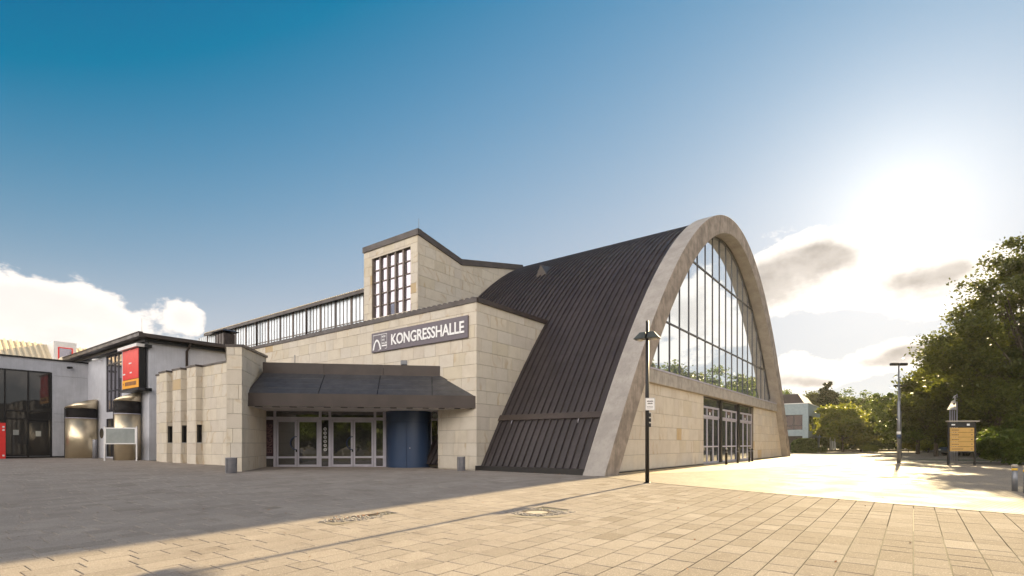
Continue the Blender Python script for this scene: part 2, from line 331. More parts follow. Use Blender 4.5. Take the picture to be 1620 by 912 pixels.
def cloth_mat(name, col):
    m = bpy.data.materials.new(name); m.use_nodes = True; N = NT(m.node_tree); P = N.n['Principled BSDF']; P.inputs['Base Color'].default_value = (*col, 1); P.inputs['Roughness'].default_value = .9
    T = N.new('ShaderNodeBsdfTranslucent'); T.inputs[0].default_value = (*col, 1); S = N.new('ShaderNodeMixShader'); S.inputs[0].default_value = .5
    N.l.new(P.outputs[0], S.inputs[1]); N.l.new(T.outputs[0], S.inputs[2]); N.l.new(S.outputs[0], N.n['Material Output'].inputs[0]); return m
M = dict(
    stone=stone_mat(), slab=slab_mat(),
    core=mat('mortar_backing', (.20, .17, .13), .9),
    rib=mat('arch_concrete_side', (.42, .385, .35), .85, var=.12, scale=1.2, bump=.3, fine=.25, streak=.25),
    ribf=mat('arch_concrete_front', (.43, .36, .30), .85, var=.25, scale=1.6, bump=.5, streak=.75, fine=.35),
    beam=mat('beam_concrete', (.46, .42, .37), .8, var=.15, scale=2.0, bump=.3, streak=.5),
    metal=mat('brown_roof_metal', (.057, .047, .049), .46, .0, var=.16, scale=.8, spec=.5, streak=.4, rvar=.08, bump=.05, bscale=3, orand=.6),
    trim=mat('brown_trim_metal', (.060, .044, .038), .45, .0, var=.14, scale=1.1, spec=.5, rvar=.08),
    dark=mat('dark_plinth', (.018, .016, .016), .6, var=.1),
    alu=mat('grey_aluminium', (.52, .50, .57), .42, .15, var=.06, scale=2),
    alud=mat('dark_frame_metal', (.055, .055, .062), .4, .2, var=.1),
    bronze=mat('bronze_frame', (.16, .125, .105), .45, .2, var=.12),
    soffit=mat('pale_soffit', (.74, .70, .68), .7, var=.06),
    slopeg=mat('canopy_slate_glass', (.088, .086, .090), .42, .0, var=.16, scale=2.2, streak=.35, rvar=.1, spec=.4, fine=.45, orand=.3),
    blue=mat('blue_painted_metal', (.036, .066, .135), .34, .0, var=.04, scale=1.5, spec=.5, rvar=.04),
    bluehandle=mat('dark_blue_handle', (.01, .03, .10), .3, .2),
    render=mat('grey_render', (.58, .59, .64), .9, var=.05, scale=1.5, bump=.15, bscale=90, streak=.15),
    render2=mat('grey_concrete_wall', (.48, .49, .53), .9, var=.08, scale=1.0, bump=.15, bscale=70, streak=.2),
    white=mat('white_paint', (.78, .77, .76), .5, var=.04),
    creamroof=mat('cream_corrugated_metal', (.78, .66, .46), .5, .0, var=.06),
    steel=mat('brushed_steel', (.80, .68, .48), .34, .85, var=.05, scale=1.2, rvar=.05, streak=.08),
    louvre=mat('black_louvre', (.03, .025, .024), .5),
    black=mat('black_metal', (.012, .012, .013), .45, .3),
    pole=mat('galvanised_metal', (.22, .23, .25), .45, .6, var=.1),
    binm=mat('grey_bin_metal', (.33, .33, .36), .5, .3, var=.1),
    red=mat('red_paint', (.80, .035, .03), .45, var=.05),
    orange=mat('orange_print', (.95, .42, .03), .5, var=.03),
    signbg=mat('mauve_grey_sign', (.135, .115, .14), .5, var=.03),
    letter=mat('white_letters', (.86, .86, .86), .5, var=.01),
    board=mat('notice_glass', (.42, .45, .44), .12, .25, var=.1, scale=1.2, spec=.8),
    tan=mat('ochre_sign_panel', (.50, .30, .08), .6, var=.06),
    ink=mat('dark_print', (.06, .04, .03), .7),
    purple=mat('aubergine_film', (.045, .02, .035), .15, .0, spec=.8),
    filmtext=mat('dull_orange_film', (.15, .075, .07), .4),
    gmain=glass_mat('facade_glass', (.80, .86, .90), .86, .015, .02, .5),
    gdoor=glass_mat('door_glass', (.165, .165, .17), .8, .015, .22, 1.3),
    gside=glass_mat('side_door_glass', (.16, .18, .20), .7, .03, .1),
    gtower=glass_mat('tower_glass', (.38, .36, .41), .85, .05, .25, .8),
    gdark=glass_mat('dark_window_glass', (.055, .055, .055), .5, .03, .2, .6),
    gband=mat('profiled_channel_glass', (.70, .78, .84), .25, .15, var=.06, scale=1.2, spec=.8),
    lamp=mat('lamp_hood_metal', (.07, .085, .085), .35, .4),
    lens=mat('lamp_glass', (.75, .70, .60), .2, .2),
    bark=mat('bark', (.085, .065, .048), .9, var=.3, scale=5, bump=.6, bscale=14, streak=.4),
    leafd=leaf_mat('leaves_dark', (.036, .048, .013), (.088, .102, .024), .40),
    leafm=leaf_mat('leaves_mid', (.050, .082, .018), (.10, .130, .030), .42),
    leafl=leaf_mat('leaves_light', (.10, .13, .022), (.19, .20, .035), .50),
    needle=leaf_mat('needles', (.026, .036, .016), (.05, .058, .022), .2),
    grass=mat('grass', (.065, .10, .025), .9, var=.3, scale=2, bump=.5),
    soil=mat('far_ground', (.20, .18, .13), .9, var=.2, scale=.2),
    joint=mat('sand_and_moss_joint', (.085, .078, .045), .95, var=.35, scale=1.2, tex='Object', bump=.4),
    cobble=mat('small_granite_setts', (.40, .36, .33), .7, var=.35, scale=7, bump=.4),
    iron=mat('rusty_iron', (.075, .045, .033), .7, .3, var=.3, scale=9, bump=.5),
    concfill=mat('cover_concrete', (.42, .37, .31), .8, var=.15, scale=8, bump=.4),
    leaflitter=mat('fallen_leaves', (.42, .17, .06), .8, var=.3, scale=12),
    fore=paver_mat('forecourt_pavers', (.36, .31, .25), .21, .105, .78, -AZ, spec=.08, bump=.3),
    apron=paver_mat('apron_setts', (.50, .385, .23), .16, .11, .62, R(20), spec=.4, bump=.45),
    bgwall=mat('bluegrey_concrete', (.25, .31, .33), .8, var=.07),
    reflect=mat('yellow_reflective_band', (.80, .50, .05), .4),
    car=mat('white_car_paint', (.80, .80, .80), .25, .1, var=.02), card=mat('dark_car_paint', (.04, .045, .05), .3, .2),
    tyre=mat('tyre_rubber', (.02, .02, .02), .8), flag=cloth_mat('white_flag_cloth', (.82, .82, .84)),
)

# ------------------------------------------------------------------ stone panel store
PANELS = {}
PRNG = random.Random(11)
def panel_tone():
    r = PRNG.random()
    return 1.0 if r > .991 else (.88+.06*PRNG.random() if r > .93 else PRNG.random()*.86)
def stone_wall(key, F3, outline, course=.672, z0=.08, wmin=.85, wmax=1.35, t=.045, holes=(), gap=.014, tones=None):
    """F3(a, z, d) -> world point (d = depth proud of the backing). outline convex, counter-clockwise in (a, z)."""
    a0 = min(p[0] for p in outline); a1 = max(p[0] for p in outline); zt = max(p[1] for p in outline); zb = min(p[1] for p in outline)
    out = PANELS.setdefault(key, [])
    if isinstance(course, list): cs = list(zip(course[:-1], course[1:]))
    else: cs = [(z0+k*course, z0+(k+1)*course) for k in range(int(math.floor((zb-z0)/course)), int(math.ceil((zt-z0)/course))+1)]
    for lo, hi in cs:
        a = a0 - PRNG.random()*wmax
        while a < a1:
            w = PRNG.choice((wmin, (wmin+wmax)/2, wmax))*(1+.05*PRNG.uniform(-1, 1))
            rects = [(a, a+w, lo, hi)]
            for (h0, h1, g0, g1) in holes:
                nr = []
                for (x0, x1, y0, y1) in rects:
                    if x1 <= h0 or x0 >= h1 or y1 <= g0 or y0 >= g1: nr.append((x0, x1, y0, y1)); continue
                    if x0 < h0: nr.append((x0, h0, y0, y1))
                    if x1 > h1: nr.append((h1, x1, y0, y1))
                    m0, m1 = max(x0, h0), min(x1, h1)
                    if y0 < g0: nr.append((m0, m1, y0, g0))
                    if y1 > g1: nr.append((m0, m1, g1, y1))
                rects = nr
            tn = panel_tone()
            for (x0, x1, y0, y1) in rects:
                if x1-x0 < .06 or y1-y0 < .05: continue
                p = clip([(x0+gap/2, y0+gap/2), (x1-gap/2, y0+gap/2), (x1-gap/2, y1-gap/2), (x0+gap/2, y1-gap/2)], outline)
                if not p or area(p) < .012: continue
                dd = t + PRNG.uniform(-.004, .004)
                out.append(([F3(x, z, 0) for x, z in p], [F3(x, z, dd) for x, z in p], tn))
            a += w
def flush_panels(key, parent, name='stone_panel', mat_=None, limit=300):
    L = PANELS.pop(key, [])
    def size(P):
        c = sum((Vector(q) for q in P[1]), Vector())/len(P[1]); n = (Vector(P[1][1])-Vector(P[1][0])).cross(Vector(P[1][2])-Vector(P[1][1]))
        vw = c - Vector((0, 0, 1.4)); d = max(vw.y, .5)
        if abs(vw.x) > d*1.0: return 0
        return abs(n.normalized().dot(vw.normalized()))*n.length/(d*d)
    L.sort(key=size, reverse=True)
    for lo, hi, tn in L[:limit]:
        m = MB(); m.prism(lo, hi); m.build(name, mat_ or M['stone'], parent, tone=tn)
    if len(L) > limit:
        m = MB(); tn_ = []
        for lo, hi, tn in L[limit:]:
            n0 = len(m.v); m.prism(lo, hi); tn_ += [tn]*(len(m.v)-n0)
        o = m.build(name+'s', mat_ or M['stone'], parent, kind='stuff', fix=False)
        at = o.data.attributes.new('tone', 'FLOAT', 'POINT'); at.data.foreach_set('value', tn_)
    print(key, len(L), 'panels')

def text_mb(string, size, F3, depth=.02, bold=0.0, align='LEFT', sx=1.0, spacing=1.0):
    """lettering as a mesh builder; F3(x, y, d) -> world"""
    c = bpy.data.curves.new('t', 'FONT'); c.body = string; c.size = size; c.extrude = depth/2; c.offset = bold; c.align_x = align; c.resolution_u = 3
    c.space_character = spacing
    o = bpy.data.objects.new('t', c); COL.objects.link(o); dg = bpy.context.evaluated_depsgraph_get(); dg.update()
    me = bpy.data.meshes.new_from_object(o.evaluated_get(dg)); m = MB()
    m.faces([F3(v.co.x*sx, v.co.y, v.co.z+depth/2) for v in me.vertices], [tuple(p.vertices) for p in me.polygons])
    bpy.data.objects.remove(o); bpy.data.curves.remove(c); bpy.data.meshes.remove(me)
    return m

# ================================================================== GROUND
def ground():
    # one sheet to the horizon, finer near the plaza
    xs = sorted(set([-3000, -1200, -500, -200, -100] + list(range(-70, 121, 5)) + [200, 500, 1200, 3000]))
    ys = sorted(set([-3000, -1000, -300, -100, -60, -40, -20] + list(np.arange(-10, 30.1, 2)) + list(range(35, 161, 10)) + [300, 800, 2000, 4000]))
    m = MB(); nx = len(xs)
    vs = [(x, y, gz(x, y)-.05) for y in ys for x in xs]
    fs = [(j*nx+i, j*nx+i+1, (j+1)*nx+i+1, (j+1)*nx+i) for j in range(len(ys)-1) for i in range(nx-1)]
    m.faces(vs, fs, True); m.build('ground', M['soil'], kind='structure', fix=False)
ground()

def sheet(name, poly, dz, mat_, step=2.0, kind='structure', label=None):
    """a draped sheet over a convex counter-clockwise world polygon"""
    m = MB(); x0 = min(p[0] for p in poly); x1 = max(p[0] for p in poly); y0 = min(p[1] for p in poly); y1 = max(p[1] for p in poly)
    nx = int((x1-x0)/step)+1; ny = int((y1-y0)/step)+1
    for i in range(nx):
        for j in range(ny):
            c = clip([(x0+i*step, y0+j*step), (x0+(i+1)*step, y0+j*step), (x0+(i+1)*step, y0+(j+1)*step), (x0+i*step, y0+(j+1)*step)], poly)
            if c: m.poly([(x, y, gz(x, y)+dz) for x, y in c], True)
    return m.build(name, mat_, kind=kind, fix=True, label=label)

# the line where the big slabs stop and the fine pavers begin
FOLD = [(3.6, 22.6), (4.84, 18.95), (7.37, 16.0), (11.03, 11.41), (26, -7.4)]
def left_of_fold(x, y):
    """signed side: > 0 on the slab side"""
    for i in range(len(FOLD)-1):
        a, b = FOLD[i], FOLD[i+1]
        if (y <= a[1] and y >= b[1]) or (i == 0 and y > a[1]) or (i == len(FOLD)-2 and y < b[1]):
            d = math.hypot(b[0]-a[0], b[1]-a[1])
            return ((b[0]-a[0])*(y-a[1])-(b[1]-a[1])*(x-a[0]))/d * -1
    return 1
joint_poly = [(-60, -32), (11, -32), (27, -8.65), (11.03, 11.41), (7.37, 16.0), (4.84, 18.95), (3.6, 23), (-14, 62), (-60, 62)]
# (slab bed as three convex pieces)
plaza_bed = sheet('plaza_bed', [(-60, -32), (26, -32), (26, -7.4), (11.03, 11.41), (7.37, 16.0), (4.84, 18.95), (3.6, 22.6), (-8, 62), (-60, 62)], -.014, M['joint'], 2.0)

MAN = [((.56, 12.0), 'round'), ((-3.3, 11.3), 'long')]
def slabs():
    m0 = random.Random(5); rows = []; L, W = .60, .40; gap = .013
    for r in range(-20, 190):                                  # rows run along U, stacked along V
        w0 = r*W; off = m0.random()*L; s = -14 + off
        while s < 62:
            # mixed lengths as laid
            ln = m0.choice((.60, .60, .60, .40, .80)); c = FB(s+ln/2, w0+W/2, 0); s0 = s; s += ln
            if c.y < 3.2 or c.y > 60: continue
            if abs(c.x) > c.y*1.02+1.5: continue
            if left_of_fold(c.x, c.y) < -.55: continue
            sc, wc = s0+ln/2, w0+W/2
            if sc > 20.5 and wc > 11.2: continue
            if sc > 22.2 and wc > 10.2: continue
            if sc > 14.6 and wc > 34: continue
            if wc > 60: continue
            if math.hypot((sc-U.dot(Vector((.56, 12.0, 0)))), (wc-V.dot(Vector((.56, 12.0, 0))))) < .60: continue
            q = (U.dot(Vector((-3.3, 11.3, 0))), V.dot(Vector((-3.3, 11.3, 0))))
            if abs(sc-q[0]) < .62 and abs(wc-q[1]) < .34: continue
            rows.append((c.length, s0, w0, ln))
    rows.sort(); rng = random.Random(9)
    def slab(mb, s0, w0, ln):
        b = .006; g = gap/2; dz = rng.uniform(-.001, .0012); ta = rng.uniform(-.0014, .0014); tb = rng.uniform(-.0014, .0014)
        def P(s, w, d, i):
            p = FB(s, w, 0); return (p.x, p.y, gz(p.x, p.y)+dz+d+ta*(1 if i in (1, 2) else -1)+tb*(1 if i > 1 else -1))
        S = [(s0+g, w0+g), (s0+ln-g, w0+g), (s0+ln-g, w0+.4-g), (s0+g, w0+.4-g)]; T = [(s0+g+b, w0+g+b), (s0+ln-g-b, w0+g+b), (s0+ln-g-b, w0+.4-g-b), (s0+g+b, w0+.4-g-b)]
        vs = [P(*S[i], -.03, i) for i in range(4)] + [P(*S[i], -.004, i) for i in range(4)] + [P(*T[i], 0, i) for i in range(4)]
        fs = [(8, 9, 10, 11)] + [(4+i, 4+(i+1) % 4, 8+(i+1) % 4, 8+i) for i in range(4)] + [(i, (i+1) % 4, 4+(i+1) % 4, 4+i) for i in range(4)]
        mb.faces(vs, fs)
    def ton(s0, w0):                                            # browner slabs to the right, darkened further to offset sun glare and haze
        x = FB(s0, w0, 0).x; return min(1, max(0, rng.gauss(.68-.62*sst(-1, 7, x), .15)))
    vis = [r for r in rows if True]
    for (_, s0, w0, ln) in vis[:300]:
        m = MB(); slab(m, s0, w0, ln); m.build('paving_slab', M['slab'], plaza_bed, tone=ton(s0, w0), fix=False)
    m = MB(); tn = []
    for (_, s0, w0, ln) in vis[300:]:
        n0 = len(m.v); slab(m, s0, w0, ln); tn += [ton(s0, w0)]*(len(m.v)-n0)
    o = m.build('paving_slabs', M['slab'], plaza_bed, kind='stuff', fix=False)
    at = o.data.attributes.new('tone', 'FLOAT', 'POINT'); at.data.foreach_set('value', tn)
    print('slabs', len(rows))
slabs()
sheet('forecourt', [(26, -7.4), (90, -7.4), (90, 125), (20, 125), (0, 34), (3.6, 22.6), (4.84, 18.95), (7.37, 16.0), (11.03, 11.41)], .009, M['fore'], 3.0)
# yellow setts along the arch wall, with the rounded end
ap = [FB(21.0, 11.1, 0), FB(22.5, 9.9, 0)]
ap = [FB(s, w, 0) for s, w in [(21.9, 10.3), (24, 9.3), (27, 8.1), (31, 7.0), (36, 6.2), (43, 6.0), (50, 6.0), (57, 6.4), (62, 7.4), (65.5, 9.0), (67.5, 11.0), (68.2, 12.8), (67.8, 15), (21.9, 15)]]
sheet('sett_apron', [(p.x, p.y) for p in ap], .015, M['apron'], 3.0)
sheet('lawn', [(30, 41), (46, 38), (80, 38), (80, 44), (52, 46), (30, 43.5)], .05, M['grass'], 3.0)
sheet('far_lawn', [(56, 93), (80, 88), (84, 100), (58, 106)], .06, M['grass'], 4.0)
def kerb(name, pts, h=.12, wd=.15):
    m = MB()
    for a, b in zip(pts[:-1], pts[1:]):
        a = Vector((*a, 0)); b = Vector((*b, 0)); d = (b-a).normalized(); n = Vector((-d.y, d.x, 0)); L_ = (b-a).length
        m.box(Frame((a.x, a.y, gz(a.x, a.y)), d, n), 0, L_, -wd/2, wd/2, -.1, h)
    m.build(name, M['beam'], kind='structure', bevel=.012)
kerb('kerb', [(29.9, 43.6), (29.9, 40.9), (46, 37.9), (80, 37.9)], .10)
kerb('far_kerb', [(55.8, 106), (55.8, 92.8), (80, 87.8)], .35, .5)

# manholes with granite setts
def manhole_round():
    x, y = .56, 12.0; z = gz(x, y); t = thing('manhole_cover', (x, y, z), 'round concrete filled manhole cover in a ring of small setts, crossed by the lamp shadow', 'manhole cover')
    MB().lathe((x, y, z-.02), [(.25, 0), (.25, .016)], 32, False).build('cover', M['concfill'], t)
    m = MB(); n = 32
    for (ra, rb, zz) in ((.262, .345, .018),):
        vs = [(x+r_*math.cos(2*math.pi*k/n), y+r_*math.sin(2*math.pi*k/n), z+zz-.02) for r_ in (ra, rb) for k in range(n)]
        m.faces(vs, [(k, (k+1) % n, n+(k+1) % n, n+k) for k in range(n)])
    m.build('iron_ring', M['iron'], t)
    MB().lathe((x, y, z-.045), [(.40, 0), (.40, .012)], 24, False).build('bed', M['dark'], t)
    MB().lathe((x, y, z-.05), [(.86, 0), (.86, .040)], 28, False).build('sett_bed', M['core'], t)
    rng = random.Random(3); m = MB()
    for i in range(-14, 15):
        for j in range(-10, 11):
            px, py = i*.072+rng.uniform(-.01, .01)+(j % 2)*.03, j*.066+rng.uniform(-.01, .01)
            if px*px+py*py < .37**2 or abs(px)/.98+abs(py)/.70 > 1: continue
            a = rng.uniform(-.3, .3); F = Frame((x+px, y+py, z+rng.uniform(-.006, .012)), (math.cos(a), math.sin(a), 0), (-math.sin(a), math.cos(a), 0)); h = .028
            m.box(F, -h, h, -h*.85, h*.85, -.05, .004)
    m.build('sett_ring', M['cobble'], t, kind='stuff', bevel=.008)
manhole_round()
def manhole_long():
    x, y = -3.3, 11.3; z = gz(x, y); t = thing('drain_cover', (x, y, z), 'rusty oval drain cover in a strip of rough granite setts at the shadow edge', 'drain cover')
    F = Frame((x, y, z), U, V); m = MB()
    vs = [F(.45+.22*math.cos(k*math.pi/12), .12+.15*math.sin(k*math.pi/12), .006) for k in range(24)]
    m.prism([v-Vector((0, 0, .03)) for v in vs], vs); m.build('cover', M['iron'], t)
    m = MB(); m.poly([F(-.9, -.5, -.012), F(.9, -.5, -.012), F(.9, .5, -.012), F(-.9, .5, -.012)]); m.build('bed', M['core'], t)
    rng = random.Random(4); m = MB(); m2 = MB()
    for i in range(-16, 17):
        for j in range(-6, 7):
            px, py = i*.075+rng.uniform(-.015, .015), j*.07+rng.uniform(-.015, .015)
            if abs(px)/.98+abs(py)/.62 > 1.0 or (abs((px-.45)/.24)**2+abs((py-.12)/.17)**2) < 1: continue
            a = rng.uniform(-.5, .5); G = Frame(F(px, py, rng.uniform(-.008, .012)), (math.cos(a), math.sin(a), 0), (-math.sin(a), math.cos(a), 0)); h = rng.uniform(.022, .032)
            m.box(G, -h, h, -h, h, -.04, .0)
    for k in range(26):
        px, py = rng.gauss(-.5 if k % 2 else .05, .16), rng.gauss(-.05, .09); a = rng.uniform(0, 6)
        G = Frame(F(px, py, .016+rng.uniform(0, .01)), (math.cos(a), math.sin(a), .2), (-math.sin(a), math.cos(a), .1)); m2.poly([G(-.03, 0, 0), G(0, -.018, .006), G(.035, 0, 0), G(0, .018, .008)])
    m.build('sett_strip', M['cobble'], t, kind='stuff', bevel=.007); m2.build('fallen_leaves', M['leaflitter'], t, kind='stuff', fix=False)
manhole_long()

# ================================================================== THE HALL
hall = thing('congress_hall', FB(20.3, 17.7, 0), 'congress hall with a dark standing seam barrel roof, concrete arch front and sandstone entrance wing', 'building')
RC, RA, RH = 41.63, 21.06, 17.39
OC, OA, OH = 41.63, 21.36, 17.69
IC, IA, IH, IP = 41.50, 19.88, 16.54, 1.9
def in_z(s): return IH*(1-min(1, abs((s-IC)/IA))**IP)
def vault():
    n = 44; ws = [11.22 + i*.389 for i in range(40)]
    ts = [-1 + 2*i/n for i in range(n+1)]
    ts[0] = -math.sqrt(1-.25/RH); ts[-1] = math.sqrt(1-.25/RH)
    def P(t, w, d=0.0):
        nx, nz = 2*RH*t/RA, 1.0; l = math.hypot(nx, nz)
        return FB(RC+RA*t+nx/l*d, w, RH*(1-t*t)+nz/l*d)
    for a in ws[:-1]:
        b = a+.389; m = MB(); prof = [(a, 0), (a+.008, .10), (a+.044, .10), (a+.052, 0), (b, 0)]
        vs = [P(t, w, d) for t in ts for (w, d) in prof]; k = len(prof)
        fs = [(i*k+j, i*k+j+1, (i+1)*k+j+1, (i+1)*k+j) for i in range(n) for j in range(k-1)]
        m.faces(vs, fs, False); m.build('roof_pan', M['metal'], hall, fix=False)
    m = MB()                                                     # inner shell that closes the vault
    sh = [P(t, w, -.25) for t in ts for w in (11.5, 26.5)]; m.faces(sh, [(2*i, 2*i+1, 2*i+3, 2*i+2) for i in range(n)])
    m.poly([P(t, 26.35, -.02) for t in ts]); m.build('vault_shell', M['core'], hall, fix=False)
    # rail across the foot of the roof and the plinth
    s_at = lambda z: RC-RA*math.sqrt(1-z/RH)
    m = MB(); a, b = s_at(2.62), s_at(2.92)
    m.prism([FB(a-.13, w, 2.62) for w in (11.48, 17.72)]+[FB(a+.05, w, 2.62) for w in (17.72, 11.48)], [FB(b-.13, w, 2.92) for w in (11.48, 17.72)]+[FB(b+.05, w, 2.92) for w in (17.72, 11.48)])
    rail = m.build('snow_rail', M['trim'], hall, bevel=.01)
    for w in (12.75, 16.75):
        MB().tube([FB(a-.10, w, 2.62), FB(a-.17, w, 2.5), FB(a-.19, w, 2.38)], .018, 6).build('bracket', M['alu'], rail)
    MB().box(Frame((0, 0, 0), U, V), 20.36, 20.9, 11.48, 17.78, -.35, .27).build('plinth', M['dark'], hall)
    # small triangular roof vent
    w, t = 21.3, (31.9-RC)/RA; c = P(t, w, 0); n_ = (P(t, w, 1)-c).normalized(); up = (P(t+.02, w, 0)-P(t-.02, w, 0)).normalized(); F = Frame(c, V, up)
    m = MB(); q = lambda x, y, z: c+V*x+up*y+n_*z
    m.faces([q(-.52, -.45, -.05), q(.52, -.45, -.05), q(0, .0, .66), q(0, 1.3, -.05)], [(0, 1, 2), (0, 2, 3), (1, 3, 2), (0, 3, 1)]); m.build('roof_vent', M['trim'], hall)
vault()
def rib():
    n = 72; m = MB(); ring = []
    for i in range(n+1):
        t = (-1+2*i/n)
        so, zo = OC+OA*t*1.008, OH*(1-(t*1.008)**2); si = IC+IA*t; zi = IH*(1-abs(t)**IP)
        if abs(t) > .999: zi = -.3; si = IC+IA*t*1.012; so = OC+OA*t*1.012; zo = -.35
        ring.append([FB(so, 10.43, zo), FB(so, 11.5, zo), FB(si, 11.5, zi), FB(si, 10.43, zi)])
    vs = [p for r in ring for p in r]; fs = [(4*i+j, 4*i+(j+1) % 4, 4*(i+1)+(j+1) % 4, 4*(i+1)+j) for i in range(n) for j in range(4)]
    m.faces(vs, fs, False); o = m.build('arch_rib', M['rib'], hall); me = o.data; me.materials.append(M['ribf'])
    bm = bmesh.new(); bm.from_mesh(me)
    edges = [e for e in bm.edges if len(e.link_faces) == 2 and e.calc_face_angle(0) > .8]
    bmesh.ops.bevel(bm, geom=edges, offset=.03, segments=2, affect='EDGES', profile=.5); bm.to_mesh(me); bm.free()
    for p in me.polygons: p.material_index = 1 if abs(p.normal.dot(V)) > .9 else 0; p.use_smooth = False
rib()
INP = [(IC+IA*t, IH*(1-abs(t)**IP)) for t in np.linspace(-1, 1, 49)]
inner_ccw = [(s, z-.0) for s, z in INP[::-1]] + [(INP[0][0], -.3), (INP[-1][0], -.3)]
inner_ccw = [(INP[-1][0]+.05, -.3)] + [(s, z+.02) for s, z in INP[::-1]] + [(INP[0][0]-.05, -.3)]
# -- sandstone wall below the beam
band = clip([(20, -.3), (64, -.3), (64, 4.57), (20, 4.57)], inner_ccw)
stone_wall('front', lambda s, z, d: FB(s, 11.04-d, z), band, course=[-.3, .09, .83, 1.60, 2.29, 3.02, 4.0, 4.57], wmin=.8, wmax=1.5, holes=[(35.36, 49.16, -1, 5)])
for (a, b) in ((21.0, 35.36), (49.16, 62.0)):
    p = clip([(a, -.3), (b, -.3), (b, 4.6), (a, 4.6)], inner_ccw); MB().prism([FB(x, 11.05, z) for x, z in p], [FB(x, 11.35, z) for x, z in p]).build('front_wall_core', M['core'], hall)
MB().box(FB, 21.9, 35.36, 10.97, 11.06, -.3, .07).box(FB, 49.16, 61.2, 10.97, 11.06, -.3, .07).build('wall_base_strip', M['dark'], hall)
# -- concrete beam, block by block
s = 24.0
while s < 59.4:
    p = clip([(s+.008, 4.57), (s+1.312, 4.57), (s+1.312, 5.27), (s+.008, 5.27)], inner_ccw)
    if p: MB().prism([FB(a, 10.80, z) for a, z in p], [FB(a, 11.36, z) for a, z in p]).build('beam_block', M['beam'], hall, bevel=.012)
    s += 1.32
p = clip([(24, 5.275), (60, 5.275), (60, 5.36), (24, 5.36)], inner_ccw)
MB().prism([FB(a, 10.77, z) for a, z in p], [FB(a, 11.30, z+.02) for a, z in p]).build('sill_flashing', M['alu'], hall)
# -- glazing of the arch
muls = [41.92+1.663*k for k in range(-10, 11)]; edges_s = [23.0]+[m_ for m_ in muls if 24.6 < m_ < 58.6]+[60.5]
rows_z = [5.36, 8.42, 13.18, 17.0]
grng = random.Random(21)
for a, b in zip(edges_s[:-1], edges_s[1:]):
    for lo, hi in zip(rows_z[:-1], rows_z[1:]):
        p = clip([(a+.03, lo+.03), (b-.03, lo+.03), (b-.03, hi-.03), (a+.03, hi-.03)], inner_ccw)
        if p and area(p) > .02:
            j = grng.uniform(-.0022, .0022); k = grng.uniform(-.0016, .0016); sa = (a+b)/2; zb = (lo+hi)/2
            MB().prism([FB(x, 11.38+(x-sa)*j+(z-zb)*k, z) for x, z in p], [FB(x, 11.41+(x-sa)*j+(z-zb)*k, z) for x, z in p]).build('glass_pane', M['gmain'], hall)
for s in edges_s[1:-1]:
    zt = in_z(s)
    if zt > 5.5: MB().box(FB, s-.03, s+.03, 11.335, 11.44, 5.36, zt).build('mullion', M['alud'], hall)
for z in rows_z[1:3]:
    x = IA*(1-z/IH)**(1/IP); MB().box(FB, IC-x, IC+x, 11.325, 11.43, z-.045, z+.045).build('transom', M['alud'], hall)
# edge frame following the arch
m = MB(); q = [(s, z) for s, z in INP if z > 5.3]
for (s0, z0), (s1, z1) in zip(q[:-1], q[1:]):
    m.prism([FB(s0, 11.30, z0-.0), FB(s1, 11.30, z1), FB(s1, 11.30, z1-.14), FB(s0, 11.30, z0-.14)], [FB(s0, 11.45, z0), FB(s1, 11.45, z1), FB(s1, 11.45, z1-.14), FB(s0, 11.45, z0-.14)])
m.build('glazing_edge', M['alud'], hall)

# -- side doors under the beam
def leaf_door(F, x0, x1, y, z0, z1, zm, glass, fr=.075, name='door', handle=None, parent=None):
    """glazed leaf with a mid rail; y = glass plane, frame a little proud"""
    m = MB(); t = .03
    m.box(F, x0, x0+fr, y-t, y+t, z0, z1).box(F, x1-fr, x1, y-t, y+t, z0, z1)
    m.box(F, x0+fr, x1-fr, y-t, y+t, z0, z0+fr*1.3).box(F, x0+fr, x1-fr, y-t, y+t, z1-fr, z1).box(F, x0+fr, x1-fr, y-t, y+t, zm-.05, zm+.05)
    d = m.build(name, M['alu'], parent, bevel=.006)
    j = random.uniform(-.01, .01)
    for a, b in ((z0+fr*1.3, zm-.05), (zm+.05, z1-fr)):
        MB().faces([F(x0+fr, y+j*.3, a), F(x1-fr, y-j*.3, a), F(x1-fr, y-j*.3, b), F(x0+fr, y+j*.3, b)], [(0, 1, 2, 3)]).build('pane', glass, d, fix=False)
    return d
Y0 = 11.2
for (a, b) in ((35.40, 39.44), (39.99, 44.24), (44.89, 49.12)):
    w = (b-a)/3
    for k in range(3):
        leaf_door(FB, a+k*w+.02, a+(k+1)*w-.02, Y0, .06, 3.16, 1.19, M['gside'], parent=hall, name='door')
    fr = MB(); fr.box(FB, a, b, Y0-.05, Y0+.05, 3.17, 3.32).box(FB, a, b, Y0-.05, Y0+.05, 3.80, 3.93).box(FB, a, b, Y0-.06, Y0+.06, -.1, .05)
    for k in range(4):
        x = a+k*w; fr.box(FB, max(a, x-.04), min(b, x+.04), Y0-.045, Y0+.045, 3.32, 3.80)
    fo = fr.build('door_frame', M['alu'], hall)
    for k in range(3):
        MB().box(FB, a+k*w+.04, a+(k+1)*w-.04, Y0+.01, Y0+.02, 3.32, 3.80).build('pane', M['gside'], fo)
    MB().box(FB, a, b, Y0+.01, Y0+.02, 3.93, 4.46).build('pane', M['gside'], fo)
    x = a+1.5*w; MB().box(FB, x-.34, x+.34, Y0-.002, Y0+.004, 3.58, 3.76).build('red_notice', M['filmtext'], fo); MB().box(FB, x-.14, x+.14, Y0-.002, Y0+.004, 3.36, 3.55).build('white_notice', M['white'], fo)
